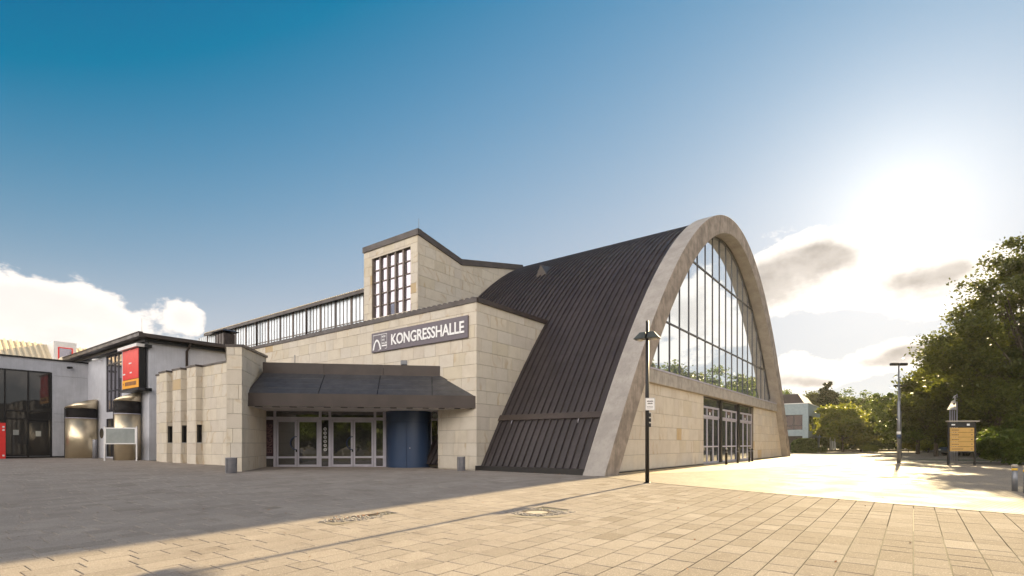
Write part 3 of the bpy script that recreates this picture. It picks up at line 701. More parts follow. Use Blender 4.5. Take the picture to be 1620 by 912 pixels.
for (a, b) in ((39.44, 39.99), (44.24, 44.89)):
    MB().box(FB, a+.06, b-.06, Y0-.14, Y0+.14, -.1, 4.50).build('post', M['black'], hall)
MB().box(FB, 35.30, 49.2, Y0-.08, Y0+.12, 4.46, 4.575).build('door_head', M['alud'], hall)
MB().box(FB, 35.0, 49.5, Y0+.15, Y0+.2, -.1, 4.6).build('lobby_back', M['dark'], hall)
MB().box(FB, 35.36, 49.16, 10.75, 11.14, -.2, .05).build('door_step', M['beam'], hall)

# -- entrance wing: sign wall and side wall
H1 = 8.6
stone_wall('hall', lambda w, z, d: FB(20.42-d, w, z), [(17.705, -.15), (41.5, -.15), (41.5, H1), (17.705, H1)], holes=[(20.45, 35.5, -1, 4.77)])
stone_wall('hall', lambda s, z, d: FB(s, 17.75-d, z), [(20.42, -.15), (27.6, -.15), (27.6, H1), (20.42, H1)])
m = MB(); m.box(FB, 20.43, 20.75, 17.76, 20.45, -.3, H1).box(FB, 20.43, 20.75, 20.45, 41.4, 4.7, H1).box(FB, 20.43, 27.5, 17.76, 18.05, -.3, H1); m.build('wing_core', M['core'], hall)
def coping(pts, z0, z1, out=.10, inn=.25, name='roof_fascia', mt='trim'):
    """fascia strip along plan points (world), outside on the right hand side"""
    m = MB()
    for a, b in zip(pts[:-1], pts[1:]):
        a = Vector((*a[:2], 0)); b = Vector((*b[:2], 0)); d = (b-a).normalized(); n = Vector((d.y, -d.x, 0)); L_ = (b-a).length
        m.box(Frame(a, d, n), -out, L_+out, -inn, out, z0, z1)
    m.build(name, M[mt], hall)
coping([FB(20.42, 41.5, 0), FB(20.42, 17.75, 0)], H1+.002, H1+.23)
coping([FB(20.50, 17.70, 0), FB(27.2, 17.70, 0)], H1, H1+.232)
m = MB(); m.box(FB, 20.6, 32, 18.0, 41.4, H1+.02, H1+.12); m.build('wing_roof', M['metal'], hall)
# corrugated edge above the fascia
m = MB(); w = 17.9
while w < 34.5:
    m.prism([FB(20.40, w, H1+.23), FB(20.40, w+.26, H1+.23), FB(20.40, w+.20, H1+.31), FB(20.40, w+.06, H1+.31)], [FB(21.4, w, H1+.33), FB(21.4, w+.26, H1+.33), FB(21.4, w+.20, H1+.41), FB(21.4, w+.06, H1+.41)]); w += .40
m.build('corrugated_edge', M['trim'], hall, kind='stuff')
# jamb from the sign wall back to the doors
jl = []
stone_wall('hall', lambda s, z, d: FB(s, 20.45+d, z), [(20.42, -.1), (23.6, -.1), (23.6, 3.3), (20.42, 3.3)])
MB().box(FB, 20.44, 23.6, 20.2, 20.44, -.3, 3.6).build('jamb_core', M['core'], hall)

# -- canopy
cz0, cz1, bz0, bz1 = 3.19, 3.83, 5.0, 5.57
can = MB().box(FC, -11.02, .04, -.03, .06, cz0, cz1).build('canopy_fascia', M['trim'], hall, bevel=.008)
MB().prism([FC(-11.02, .06, cz0), FC(-10.98, .06, cz0), FC(-11.45, 4.0, cz0), FC(-11.5, 4.0, cz0)], [FC(-11.02, .06, cz1), FC(-10.98, .06, cz1), FC(-11.45, 4.0, cz1), FC(-11.5, 4.0, cz1)]).build('canopy_side', M['trim'], hall)
cols = [(-11.0, -10.8), (-7.74, -7.75), (-4.93, -4.93), (-2.22, -2.24), (0.0, -1.78)]
crn = random.Random(2)
for (b0, t0), (b1, t1) in zip(cols[:-1], cols[1:]):
    for r_ in range(4):
        f0, f1 = r_/4, (r_+1)/4; L0 = lambda f: b0+(t0-b0)*f; L1 = lambda f: b1+(t1-b1)*f; g = .02
        f1 -= .022; p = [(L0(f0)+g, f0), (L1(f0)-g, f0), (L1(f1)-g, f1), (L0(f1)+g, f1)]; lift = .02+crn.uniform(0, .006)
        up = Vector((0, 0, 1))*lift; lo = [FC(a, .05+1.75*f, cz1-.02+(bz0-cz1+.02)*f) for a, f in p]
        lo = [q+Vector((0, 0, .012 if i > 1 else .0)) for i, q in enumerate(lo)]
        MB().prism(lo, [q+up+(Vector((0, 0, .006)) if i < 2 else Vector()) for i, q in enumerate(lo)]).build('slope_panel', M['slopeg'], hall)
MB().prism([FC(-11, .05, cz1-.07), FC(0, .05, cz1-.07), FC(-1.78, 1.8, bz0-.06), FC(-10.8, 1.8, bz0-.06)], [FC(-11, .05, cz1-.035), FC(0, .05, cz1-.035), FC(-1.78, 1.8, bz0-.02), FC(-10.8, 1.8, bz0-.02)]).build('slope_backing', M['black'], hall)
for (x0, x1) in ((-11.0, -10.8), (0.0, -1.78)):
    MB().tube([FC(x0, .03, cz1+.02), FC(x1, 1.78, bz0+.02)], .035, 6).build('hip_edge', M['trim'], hall)
for k in range(3):
    a0 = -10.82+k*3.02; MB().box(FC, a0, min(a0+3.012, -1.76), 1.78, 1.86, bz0-.02, bz1).build('parapet_panel', M['trim'], hall, bevel=.006)
MB().prism([FC(-10.8, 1.86, 5.3), FC(-1.9, 1.86, 5.3), FB(20.5, 20.6, 5.3), FB(20.5, 36, 5.3), FC(-11.2, 6.5, 5.3)], [FC(-10.8, 1.86, 5.42), FC(-1.9, 1.86, 5.42), FB(20.5, 20.6, 5.42), FB(20.5, 36, 5.42), FC(-11.2, 6.5, 5.42)]).build('porch_roof', M['metal'], hall)
sof = MB(); pl = [(-10.97, .06), (-.06, .06), (-1.5, 3.9), (-11.40, 3.9)]
sof.prism([FC(a, b, 3.20) for a, b in pl], [FC(a, b, 3.26) for a, b in pl]); so = sof.build('soffit', M['soffit'], hall)
for k in range(14):
    a = -10.55+k*.80; MB().box(FC, a-.15, a+.15, .16, .40, 3.172, 3.205).build('soffit_vent', M['black'], so)
for q in ((-6.0, 1.9, 5.57), ):
    sp = MB().box(FC, -3.9, -3.55, 1.95, 2.2, 5.62, 5.86).build('floodlight', M['pole'], hall, bevel=.02)
MB().tube([FC(-9.3, 2.0, 5.5), FC(-9.3, 2.0, 6.0)], .02, 6).build('roof_rod', M['pole'], hall)

# -- door wall
YD = 3.8
def cwin(x0, x1, z0, z1, fr, g='gdoor', nm='pane'):
    return MB().faces([FC(x0, YD+.0, z0), FC(x1, YD+.0, z0), FC(x1, YD+.0, z1), FC(x0, YD+.0, z1)], [(0, 1, 2, 3)]).build(nm, M[g], fr, fix=False)
fr = MB(); fr2 = MB()
for (a, b) in ((-11.40, -11.28), (-10.85, -10.72), (-8.46, -8.32), (-7.94, -7.81), (-5.49, -5.36), (-4.98, -4.80), (-2.32, -2.25), (-1.93, -1.80)):
    (fr if a < -3 else fr2).box(FC, a, b, YD-.06, YD+.06, .02, 3.24)
for (a, b) in ((-11.28, -10.85), (-10.72, -8.46), (-8.32, -7.94), (-7.81, -5.49), (-5.36, -4.98), (-2.25, -1.93)):
    ff = fr if a < -3 else fr2
    ff.box(FC, a, b, YD-.055, YD+.055, 2.70, 2.87).box(FC, a, b, YD-.055, YD+.055, 3.18, 3.24)
    if b-a < .6: ff.box(FC, a, b, YD-.05, YD+.05, .57, .70).box(FC, a, b, YD-.05, YD+.05, .02, .12)
    else: ff.box(FC, a, b, YD-.05, YD+.05, .02, .09)
ent = fr.build('entrance_frame', M['alu'], hall); fr2.build('side_light_frame', M['alu'], hall)
for (a, b) in ((-11.28, -10.85), (-10.72, -8.46), (-8.32, -7.94), (-7.81, -5.49), (-5.36, -4.98), (-2.25, -1.93)):
    cwin(a, b, 2.87, 3.18, ent)
    if b-a < .6:
        first = a < -11; cwin(a, b, .70, 2.70, ent, 'purple' if first else 'gdoor', 'film_pane' if first else 'pane'); cwin(a, b, .12, .57, ent)
for (a, b) in ((-10.70, -9.64), (-9.61, -8.48), (-7.79, -6.64), (-6.61, -5.51)):
    leaf_door(FC, a, b, YD, .10, 2.69, .635, M['gdoor'], fr=.10, parent=hall)
for x in (-9.66, -6.66):
    pts = [FC(x-.32*math.cos(t)+.02, YD-.10-.0*t, 1.42+.36*math.sin(t)) for t in np.linspace(-1.35, 1.35, 12)]
    pts = [FC(x+.02, YD-.03, 1.42-.36)]+pts+[FC(x+.02, YD-.03, 1.42+.36)]
    MB().tube(pts, .028, 8).build('door_handle', M['bluehandle'], hall)
    MB().box(FC, x-.03, x+.06, YD-.045, YD-.03, .93, 1.04).build('door_lock', M['black'], hall)
tx = text_mb('EINGANG', .42, lambda x, y, d: FC(-10.93-y, YD-.012-d*.1, .86+x), .01, .004, sx=.86); tx.build('lettering', M['filmtext'], ent, fix=False)
for k in range(6):
    c = FC(-8.13, YD-.01, 1.06+.23*k); m = MB(); n = 14
    vs = [c+E_*(r_*math.cos(2*math.pi*i/n))+Vector((0, 0, r_*math.sin(2*math.pi*i/n))) for r_ in (.055, .085) for i in range(n)]
    m.faces(vs, [(i, (i+1) % n, n+(i+1) % n, n+i) for i in range(n)]); m.build('ring_sticker', M['white'], ent, fix=False)
    m = MB(); m.faces([c+E_*(.05*math.cos(.8)*q)+Vector((0, 0, .05*math.sin(.8)*q))+E_*(.012*s_) for q in (-1, 1) for s_ in (-q, q)], [(0, 1, 2, 3)]); m.build('sticker_bar', M['white'], ent, fix=False)
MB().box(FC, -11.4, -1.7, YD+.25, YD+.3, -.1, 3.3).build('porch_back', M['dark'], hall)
MB().box(FC, -11.36, -1.8, YD-.10, YD+.1, -.15, .02).build('threshold', M['dark'], hall)
# blue drum
cx_, cy_ = -3.555, YD; n = 48
def arcface(m, r, t0, t1, z0, z1, k=20, smooth=True):
    ts = np.linspace(t0, t1, k+1); vs = [FC(cx_+r*math.sin(t), cy_-r*math.cos(t), z) for t in ts for z in (z0, z1)]
    m.faces(vs, [(2*i, 2*i+2, 2*i+3, 2*i+1) for i in range(k)], smooth)
def shell(r, t0, t1, z0, z1, k=20, th=.03):
    m = MB(); arcface(m, r, t0, t1, z0, z1, k); ts = (t0, t1)
    a = [FC(cx_+rr*math.sin(t), cy_-rr*math.cos(t), z) for t in ts for (rr, z) in ((r, z0), (r, z1), (r-th, z1), (r-th, z0))]
    m.faces(a, [(0, 1, 2, 3), (4, 7, 6, 5)])
    for z in (z0, z1):
        tt = np.linspace(t0, t1, k+1); vs = [FC(cx_+rr*math.sin(t), cy_-rr*math.cos(t), z) for t in tt for rr in (r, r-th)]
        m.faces(vs, [(2*i, 2*i+1, 2*i+3, 2*i+2) for i in range(k)])
    return m
drum = shell(1.225, -1.62, 1.62, -.05, 3.235, 44).build('blue_drum', M['bluehandle'], hall, fix=False)
shell(1.268, -1.62, 1.62, 2.60, 3.23, 44).build('drum_head', M['blue'], drum, fix=False)
shell(1.262, -1.02, -.060, .03, 2.57, 22).build('curved_door', M['blue'], drum, fix=False)
shell(1.262, -.036, 1.02, .03, 2.57, 22).build('curved_door', M['blue'], drum, fix=False)
for t0, t1 in ((-1.62, -1.045), (1.045, 1.62)): shell(1.250, t0, t1, .03, 2.57, 12).build('curved_side', M['blue'], drum, fix=False)
MB().tube([FC(cx_+.12, cy_-1.262, 1.15), FC(cx_+.12, cy_-1.31, 1.15)], .03, 10).build('knob', M['alu'], drum)
MB().tube([FC(-2.05, 3.2, 2.95), FC(-2.05, 3.15, 2.95)], .16, 16).build('porch_mirror', M['board'], hall)

# -- pylon at the left end of the canopy
PA, PB, PC, PD = Vector((-12.46, 24.37, 0)), Vector((-13.52, 29.05, 0)), Vector((-13.08, 24.30, 0)), FB(14.3, 31.2, 0)
d1 = (PB-PA).normalized(); n1 = Vector((d1.y, -d1.x, 0)); L1 = (PB-PA).length
d0 = (PA-PC).normalized(); n0 = Vector((d0.y, -d0.x, 0)); L0 = (PA-PC).length
stone_wall('hall', lambda a, z, d: PC+d0*a+n0*d+Vector((0, 0, z)), [(0, -.1), (L0+.045, -.1), (L0+.045, 5.83), (0, 5.83)], wmin=.7, wmax=.9)
stone_wall('hall', lambda a, z, d: PA+d1*a+n1*d+Vector((0, 0, z)), [(0, -.1), (L1, -.1), (L1, 6.10), (0, 5.83)], wmin=.9, wmax=1.3)
m = MB(); q = [PC+d0*.0-n0*.03, PA-n1*.02, PB-n1*.02, PD]; m.prism([p+Vector((0, 0, -.3)) for p in q], [q[0]+Vector((0, 0, 5.8)), q[1]+Vector((0, 0, 5.8)), q[2]+Vector((0, 0, 6.05)), q[3]+Vector((0, 0, 6.05))]); m.build('pylon_core', M['core'], hall)
q = [PC-n0*-.08-d0*.06, PA+n0*.08+n1*.12, PB+n1*.12, PD+Vector((-.1, 0, 0))]; zz = [5.83, 5.83, 6.10, 6.10]
m = MB(); m.prism([p+Vector((0, 0, z+.005)) for p, z in zip(q, zz)], [p+Vector((0, 0, z+.12)) for p, z in zip(q, zz)]); m.build('pylon_coping', M['trim'], hall)
MB().box(Frame(FC(-11.0, .0, 0), n1, d1), -.03, .03, -.1, -.04, 0, cz0).build('rain_chain_pipe', M['black'], hall)

# -- low wing with the three fins
Z2 = 6.04
stone_wall('hall', lambda w, z, d: FB(14.3-d, w, z), [(31.1, 0), (41.45, 0), (41.45, Z2), (31.1, Z2)], holes=[(34.40, 35.6, -1, 9), (36.55, 37.74, -1, 9), (38.73, 39.87, -1, 9)], wmin=.9, wmax=1.3)
MB().box(FB, 14.31, 20.4, 31.2, 41.4, -.3, Z2-.02).build('low_wing_core', M['core'], hall)
for (a, b) in ((34.39, 35.61), (36.54, 37.75), (38.72, 39.88)):
    stone_wall('hall', lambda w, z, d: FB(13.93-d, w, z), [(a, 0), (b, 0), (b, Z2), (a, Z2)], wmin=1.3, wmax=1.5)
    stone_wall('hall', lambda s_, z, d: FB(s_, a+.0-d, z), [(13.90, 0), (14.30, 0), (14.30, Z2), (13.90, Z2)], holes=[(13.95, 14.5, 1.42, 2.53)], wmin=.5, wmax=.6)
    m = MB(); m.box(FB, 13.94, 14.32, a+.02, b, -.3, 1.42).box(FB, 13.94, 14.32, a+.02, b, 2.53, Z2).box(FB, 13.94, 14.32, a+.30, b, 1.42, 2.53); m.build('fin_core', M['core'], hall)
    wn = MB().box(FB, 13.97, 14.30, a+.24, a+.29, 1.44, 2.51).build('slit_window', M['alud'], hall)
    MB().box(FB, 14.0, 14.27, a+.232, a+.242, 1.50, 2.46).build('pane', M['gdark'], wn); MB().box(FB, 13.96, 14.3, a-.06, a+.22, 1.42, 1.45).build('sill', M['white'], wn)
    MB().box(FB, 13.84, 14.45, a-.09, b+.05, Z2, Z2+.11).build('fin_coping', M['trim'], hall)
MB().box(FB, 14.20, 14.55, 30.9, 41.5, Z2+.002, Z2+.10).build('low_wing_coping', M['trim'], hall)
MB().box(FB, 14.5, 20.3, 31.0, 41.4, Z2, Z2+.06).build('low_wing_roof', M['metal'], hall)

MB().box(FB, 17.0, 17.3, 41.38, 44.5, -.2, 5.4).build('gap_sun_block', M['stone'], hall, tone=.4)  # added unseen wall and coping, blocking a sun beam through the gap
MB().box(FB, 16.95, 17.35, 41.42, 44.44, 5.4, 5.5).build('sun_block_coping', M['trim'], hall)
# -- tower
TB = 8.5
hw = (27.05, 31.15, 10.40, 14.70)
stone_wall('hall', lambda w, z, d: FB(24.4-d, w, z), [(26.355, TB), (32.05, TB), (32.05, 15.32), (26.355, 15.32)], holes=[hw], wmin=.8, wmax=1.1)
stone_wall('hall', lambda s_, z, d: FB(s_, 26.4-d, z), [(24.4, TB), (28.66, TB), (28.66, 14.45), (24.4, 15.33)], wmin=1.0, wmax=2.0, course=.70)
stone_wall('hall', lambda s_, z, d: FB(s_, 26.4-d, z), [(28.66, TB), (36.2, TB), (36.2, 16.05), (28.66, 14.45)], wmin=1.0, wmax=2.0, course=.70)
m = MB(); pf = [(24.42, TB), (36, TB), (36, 15.95), (28.66, 14.42), (24.42, 15.30)]
m.poly([FB(s_, 26.42, z) for s_, z in pf]); m.box(FB, 24.42, 24.9, 26.42, 27.05, TB, 15.3).box(FB, 24.42, 24.9, 31.15, 32.0, TB, 15.3).box(FB, 24.42, 24.9, 27.05, 31.15, 14.7, 15.3).box(FB, 24.42, 24.9, 27.05, 31.15, TB, 10.4).box(FB, 24.42, 30, 31.9, 32.0, TB, 15.0)
m.build('tower_core', M['core'], hall, fix=False)
m = MB(); m.box(FB, 24.27, 24.62, 26.25, 32.12, 15.32, 15.72); m.build('tower_fascia', M['trim'], hall)
def slopebar(s0, z0, s1, z1, h, name):
    MB().prism([FB(s0, 26.26, z0), FB(s0, 26.26, z0+h), FB(s1, 26.26, z1+h), FB(s1, 26.26, z1)], [FB(s0, 26.62, z0), FB(s0, 26.62, z0+h), FB(s1, 26.62, z1+h), FB(s1, 26.62, z1)]).build(name, M['trim'], hall)
slopebar(24.62, 15.29, 28.66, 14.46, .40, 'tower_fascia'); slopebar(28.66, 14.46, 36.2, 16.06, .42, 'tower_fascia')
MB().prism([FB(24.5, 26.5, 15.5), FB(28.66, 26.5, 14.7), FB(28.66, 32, 14.7), FB(24.5, 32, 15.5)], [FB(24.5, 26.5, 15.6), FB(28.66, 26.5, 14.8), FB(28.66, 32, 14.8), FB(24.5, 32, 15.6)]).prism([FB(28.66, 26.5, 14.7), FB(36, 26.5, 16.2), FB(36, 32, 16.2), FB(28.66, 32, 14.7)], [FB(28.66, 26.5, 14.8), FB(36, 26.5, 16.3), FB(36, 32, 16.3), FB(28.66, 32, 14.8)]).build('tower_roof', M['metal'], hall)
MB().tube([FB(24.6, 26.5, 15.7), FB(24.6, 26.5, 16.5)], .015, 5).build('lightning_rod', M['pole'], hall)
win = MB(); w0, w1, g0, g1 = hw; nw = 5; dw = (w1-w0)/nw
for k in range(nw+1):
    x = w0+k*dw; win.box(FB, 24.42, 24.66, max(w0, x-.075), min(w1, x+.075), g0, g1)
dz = (g1-g0)/5
for k in range(6):
    z = g0+k*dz
    for c in range(nw): win.box(FB, 24.50, 24.62, w0+c*dw+.055, w0+(c+1)*dw-.055, max(g0, z-.04), min(g1, z+.04))
twin = win.build('tower_window', M['bronze'], hall)
trn = random.Random(8)
for c in range(nw):
    for k in range(5):
        a, b = w0+c*dw+.055, w0+(c+1)*dw-.055; lo, hi = g0+k*dz+.04, g0+(k+1)*dz-.04; j = trn.uniform(-.012, .012); i_ = trn.uniform(-.01, .01)
        MB().faces([FB(24.56-j-i_, a, lo), FB(24.56+j-i_, b, lo), FB(24.56+j+i_, b, hi), FB(24.56-j+i_, a, hi)], [(0, 3, 2, 1)]).build('pane', M['gtower'], twin, fix=False)

# -- clerestory band
CS, cb, ct = 24.8, 10.38, 12.62
wl = [32.1+2.035*k for k in range(15)]
for i, (a, b) in enumerate(zip(wl[:-1], wl[1:])):
    MB().box(FB, CS-.06, CS+.1, a-.09, a+.09, cb, ct).build('band_post', M['bronze'] if i % 2 else M['trim'], hall)
    for k in range(4):
        x0 = a+.10+k*(b-a-.2)/4; x1 = x0+(b-a-.2)/4
        MB().box(FB, CS, CS+.03, x0+.035, x1-.035, cb+.28, ct-.02).build('band_pane', M['gband'], hall)
    m = MB()
    for k in range(5):
        x0 = a+.10+k*(b-a-.2)/4; m.box(FB, CS-.03, CS+.05, x0-.033, x0+.033, cb+.05, ct)
    m.box(FB, CS-.035, CS+.05, a+.09, b-.09, cb+.20, cb+.27); m.build('band_frame', M['bronze'], hall)
    MB().box(FB, CS, CS+.03, a+.10, b-.10, cb+.04, cb+.20).build('band_pane', M['gband'], hall)
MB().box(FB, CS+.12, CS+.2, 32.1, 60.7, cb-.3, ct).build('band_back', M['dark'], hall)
MB().box(FB, CS-.10, CS+.2, 32.1, 61, cb-.40, cb+.04).build('band_sill', M['trim'], hall)
MB().box(FB, CS-.26, CS+6, 32.08, 58.6, ct+.02, ct+.12).build('band_eave', M['trim'], hall)
MB().box(FB, CS-.36, CS-.24, 32.08, 58.6, ct-.10, ct+.14).build('gutter', M['trim'], hall)
m = MB(); w = 32.1
while w < 58.4:
    m.box(FB, CS-.40, CS+5.5, w, w+.13, ct+.14, ct+.21); w += .30
m.build('corrugated_roof_ribs', M['creamroof'], hall, kind='stuff')
for w in (48.1-.0, 39.95-.02+.0):
    MB().tube([FB(CS-.3, w, ct), FB(CS-.28, w, ct-.15), FB(CS-.2, w, ct-.35), FB(CS-.18, w, cb-.3)], .075, 8).build('downpipe', M['trim'], hall)
# sloping roof from the sign wall up to the band
MB().prism([FB(20.6, 32.0, 8.7), FB(CS, 32.0, 9.95), FB(CS, 61, 9.95), FB(20.6, 44.0, 8.7)], [FB(20.6, 32.0, 8.8), FB(CS, 32.0, 10.05), FB(CS, 61, 10.05), FB(20.6, 44.0, 8.8)]).build('mid_roof', M['metal'], hall)

flush_panels('hall', hall); flush_panels('front', hall, limit=0)

# ------------------------------------------------------------------ sign board
sb = thing('sign_board', FB(20.3, 22.1, 7.4), 'long mauve grey sign board reading KONGRESSHALLE with a white arch logo, on the sandstone wall', 'sign')
SF = 20.27
MB().box(FB, SF, SF+.10, 18.22, 25.95, 6.84, 7.99).build('board', M['signbg'], sb, bevel=.01)
sgn = lambda x, y, d: FB(SF-.004-d, 25.95-x, 6.84+y)
text_mb('KONGRESSHALLE', .86, lambda x, y, d: sgn(1.78+x, .285+y, d), .03, .016, sx=.865, spacing=.97).build('lettering', M['letter'], sb, fix=False)
m = MB()
for (x0, x1, y0, y1) in ((.17, 1.42, .99, 1.015), (1.40, 1.42, .13, 1.0), (.17, .185, .33, 1.0), (.90, .915, .2, 1.0), (.6, .8, .10, .118), (1.25, 1.42, .13, .148)):
    m.faces([sgn(x, y, d) for d in (0, .006) for (x, y) in ((x0, y0), (x1, y0), (x1, y1), (x0, y1))], [(4, 5, 6, 7), (0, 1, 5, 4), (1, 2, 6, 5), (2, 3, 7, 6), (3, 0, 4, 7)])
m.build('logo_frame', M['letter'], sb, fix=False)
m = MB(); n = 20; po = []; pi_ = []
for i in range(n+1):
    t = -1+2*i/n; po.append((.52+.40*t, .12+.62*(1-abs(t)**2.2))); pi_.append((.52+.27*t, .12+.50*(1-abs(t)**2.2)))
m.faces([sgn(x, y, .012) for x, y in po+pi_], [(i, i+1, n+2+i, n+1+i) for i in range(n)]); m.build('logo_arch', M['letter'], sb, fix=False)
for k, (tx_, sz) in enumerate((('MESSE', .155), ('UND', .155), ('HALLEN', .155))):
    text_mb(tx_, sz, lambda x, y, d: sgn(.96+x, .80-.19*k+y, d), .006, .003, sx=.78).build('logo_text', M['letter'], sb, fix=False)
m = MB(); m.faces([sgn(x, y, .006) for x, y in ((.96, .28), (1.40, .28), (1.40, .36), (.96, .36))], [(0, 1, 2, 3)]); m.build('logo_bar', M['letter'], sb, fix=False)

# ================================================================== SCREEN BUILDING (grey render, left of the wing)
G = .18
sbld = thing('exhibition_building', FB(14.83, 44.48, G), 'light grey rendered building with dark overhanging eaves, carrying the red screen', 'building')
EH = 8.88
m = MB(); m.box(FB, 14.83, 15.1, 44.48, 50.16, -.2, EH).box(FB, 14.83, 15.1, 53.94, 62, -.2, EH).box(FB, 14.83, 15.1, 50.16, 51.66, -.2, 4.0).box(FB, 14.83, 15.1, 50.16, 53.94, 8.72, EH).box(FB, 14.83, 15.1, 51.66, 53.94, 3.46, 4.0)
m.box(FB, 14.83, 15.1, 51.66+.0, 53.94, -.2, .3)
m.build('side_wall', M['render'], sbld)
MB().box(FB, 15.1, 30, 44.48, 44.75, -.2, EH).build('end_wall', M['render'], sbld)
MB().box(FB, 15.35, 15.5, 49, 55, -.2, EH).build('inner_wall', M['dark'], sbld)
# tall window: four lights wide, three high
def window_grid(F, x0, x1, z0, z1, xs, zs, d0, parent, mt='alud', glass='gtower', name='window', bar=.05, swap=False):
    """F(x, d, z); d0 = plane depth"""
    m = MB(); X = [x0]+xs+[x1]; Z = [z0]+zs+[z1]
    for x in X: m.box(F, max(x0, x-bar), min(x1, x+bar), d0-.05, d0+.05, z0, z1)
    for z in Z:
        for a, b in zip(X[:-1], X[1:]): m.box(F, max(a+bar, x0), min(b-bar, x1), d0-.04, d0+.04, max(z0, z-bar), min(z1, z+bar))
    o = m.build(name, M[mt], parent)
    for a, b in zip(X[:-1], X[1:]):
        for lo, hi in zip(Z[:-1], Z[1:]):
            j = random.uniform(-.008, .008)
            MB().faces([F(a+bar, d0-j, lo+bar), F(b-bar, d0+j, lo+bar), F(b-bar, d0+j, hi-bar), F(a+bar, d0-j, hi-bar)], [(0, 1, 2, 3)]).build('pane', M[glass], o, fix=False)
    return o
FS = Frame((0, 0, 0), V, U)                                   # x runs along V, depth along U
window_grid(FS, 50.2, 53.9, 4.02, 8.72, [51.1, 52.0, 52.95], [5.75, 7.95], 14.92, sbld, glass='gtower')
window_grid(FS, 51.7, 53.9, .3, 3.45, [52.8], [2.75], 14.92, sbld, glass='gdark')
m = MB(); n = 20
rv = [FB(14.815, 55.0+.50*math.cos(2*math.pi*k/n), 2.26+.44*math.sin(2*math.pi*k/n)) for k in range(n)]
m.prism(rv, [p+U*.05 for p in rv]); m.build('round_window', M['gdark'], sbld)
# roof with overhang
O1 = .95
m = MB(); a0, a1, b0, b1 = 14.83-O1, 24.4, 44.48-O1, 62.5
m.prism([FB(a0, b0, 9.0), FB(a1, b0, 9.0), FB(a1, b1, 9.0), FB(a0, b1, 9.0)], [FB(a0, b0, 9.26), FB(a1, b0, 9.26), FB(a1, b1, 9.26), FB(a0, b1, 9.26)])
m.build('eaves_roof', M['trim'], sbld, bevel=.01)
MB().prism([FB(a0+.1, b0+.1, 9.262), FB(a1, b0+.1, 9.262), FB(a1, b1, 9.262), FB(a0+.1, b1, 9.262)], [FB(a0+2.6, b0+2.4, 9.62), FB(a1, b0+2.4, 9.62), FB(a1, b1, 9.62), FB(a0+2.6, b1, 9.62)]).build('roof_slope', M['slopeg'], sbld)
MB().box(FB, 14.4, 24, 44.05, 44.3, EH-.12, 9.0).box(FB, 14.4, 14.65, 44.3, 62, EH-.12, 9.0).build('soffit_board', M['black'], sbld)
m = MB(); w = b0
while w < b1: m.box(FB, a0-.05, a0+.25, w, w+.16, 9.26, 9.33); w += .34
m.build('tile_edge', M['trim'], sbld, kind='stuff')
MB().tube([FB(17.3, 43.75, 9.0), FB(17.3, 43.9, 8.75), FB(17.3, 44.36, 8.45), FB(17.3, 44.38, 5.5)], .085, 8).build('downpipe', M['trim'], sbld)
for w in (46.2, 54.8):
    MB().tube([FB(14.8, w, 8.45), FB(14.5, w, 8.5), FB(14.2, w+.25, 8.42)], [.03, .08, .09], 8).build('wall_spotlight', M['white'], sbld)
MB().tube([FB(14.6, 45.2, 9.3), FB(14.6, 45.2, 10.6)], .012, 5).build('lightning_rod', M['pole'], sbld)
# chimney clad in brown sheet metal
ch = thing('chimney_box', FB(21.1, 46.7, 9.5), 'brown sheet metal chimney box with a flat cap, on the roof behind the stone wing', 'chimney')
MB().box(FB, 21.1, 22.0, 46.7, 48.3, 9.3, 10.82).build('body', M['trim'], ch, bevel=.01)
m = MB()
for k in range(4): m.box(FB, 21.06, 21.1, 46.72+k*.5, 46.78+k*.5, 9.3, 10.82)
for k in range(2): m.box(FB, 21.25+k*.45, 21.29+k*.45, 46.66, 46.7, 9.3, 10.82)
m.build('standing_seam', M['trim'], ch, kind='stuff')
MB().prism([FB(20.8, 46.4, 10.98), FB(22.3, 46.4, 10.98), FB(22.3, 48.6, 10.98), FB(20.8, 48.6, 10.98)], [FB(21.3, 46.9, 11.2), FB(21.8, 46.9, 11.2), FB(21.8, 48.1, 11.2), FB(21.3, 48.1, 11.2)]).build('cap', M['trim'], ch)
MB().box(FB, 21.25, 21.85, 46.9, 48.1, 10.82, 10.99).build('cap_support', M['black'], ch)

# led screen on the wall
sc = thing('wall_screen', FB(14.3, 46.2, 5.5), 'tall red and orange advertising screen in a black frame, bracketed to the grey wall', 'screen')
MB().box(FB, 14.24, 14.62, 44.62, 47.95, 5.42, 8.40).build('housing', M['black'], sc, bevel=.01)
MB().box(FB, 14.215, 14.24, 44.70, 47.90, 6.17, 8.34).build('red_display', M['red'], sc)
MB().box(FB, 14.21, 14.24, 44.66, 47.98, 5.50, 6.13).build('orange_panel', M['orange'], sc)
MB().box(FB, 14.0, 14.62, 44.4, 48.3, 8.40, 8.62).build('top_shelf', M['white'], sc)
MB().box(FB, 14.05, 14.75, 44.3, 48.2, 5.26, 5.42).build('bottom_shelf', M['alud'], sc)
for z in (8.45, 5.30): MB().box(FB, 14.5, 14.9, 44.15, 44.35, z-.1, z+.12).build('bracket', M['black'], sc)
m = MB()
for (w, z, l) in ((46.35, 7.30, .55), (46.2, 6.60, .42), (47.6, 6.55, .5)):
    for k in range(4): m.box(FB, 14.205, 14.216, w-l/2+k*l/4, w-l/2+k*l/4+l/4*.72, z, z+.10)
m.build('white_print', M['letter'], sc, kind='stuff')
m = MB()
for k in range(9): m.box(FB, 14.2, 14.211, 47.35-k*.26-.17, 47.35-k*.26, 5.70, 5.98)
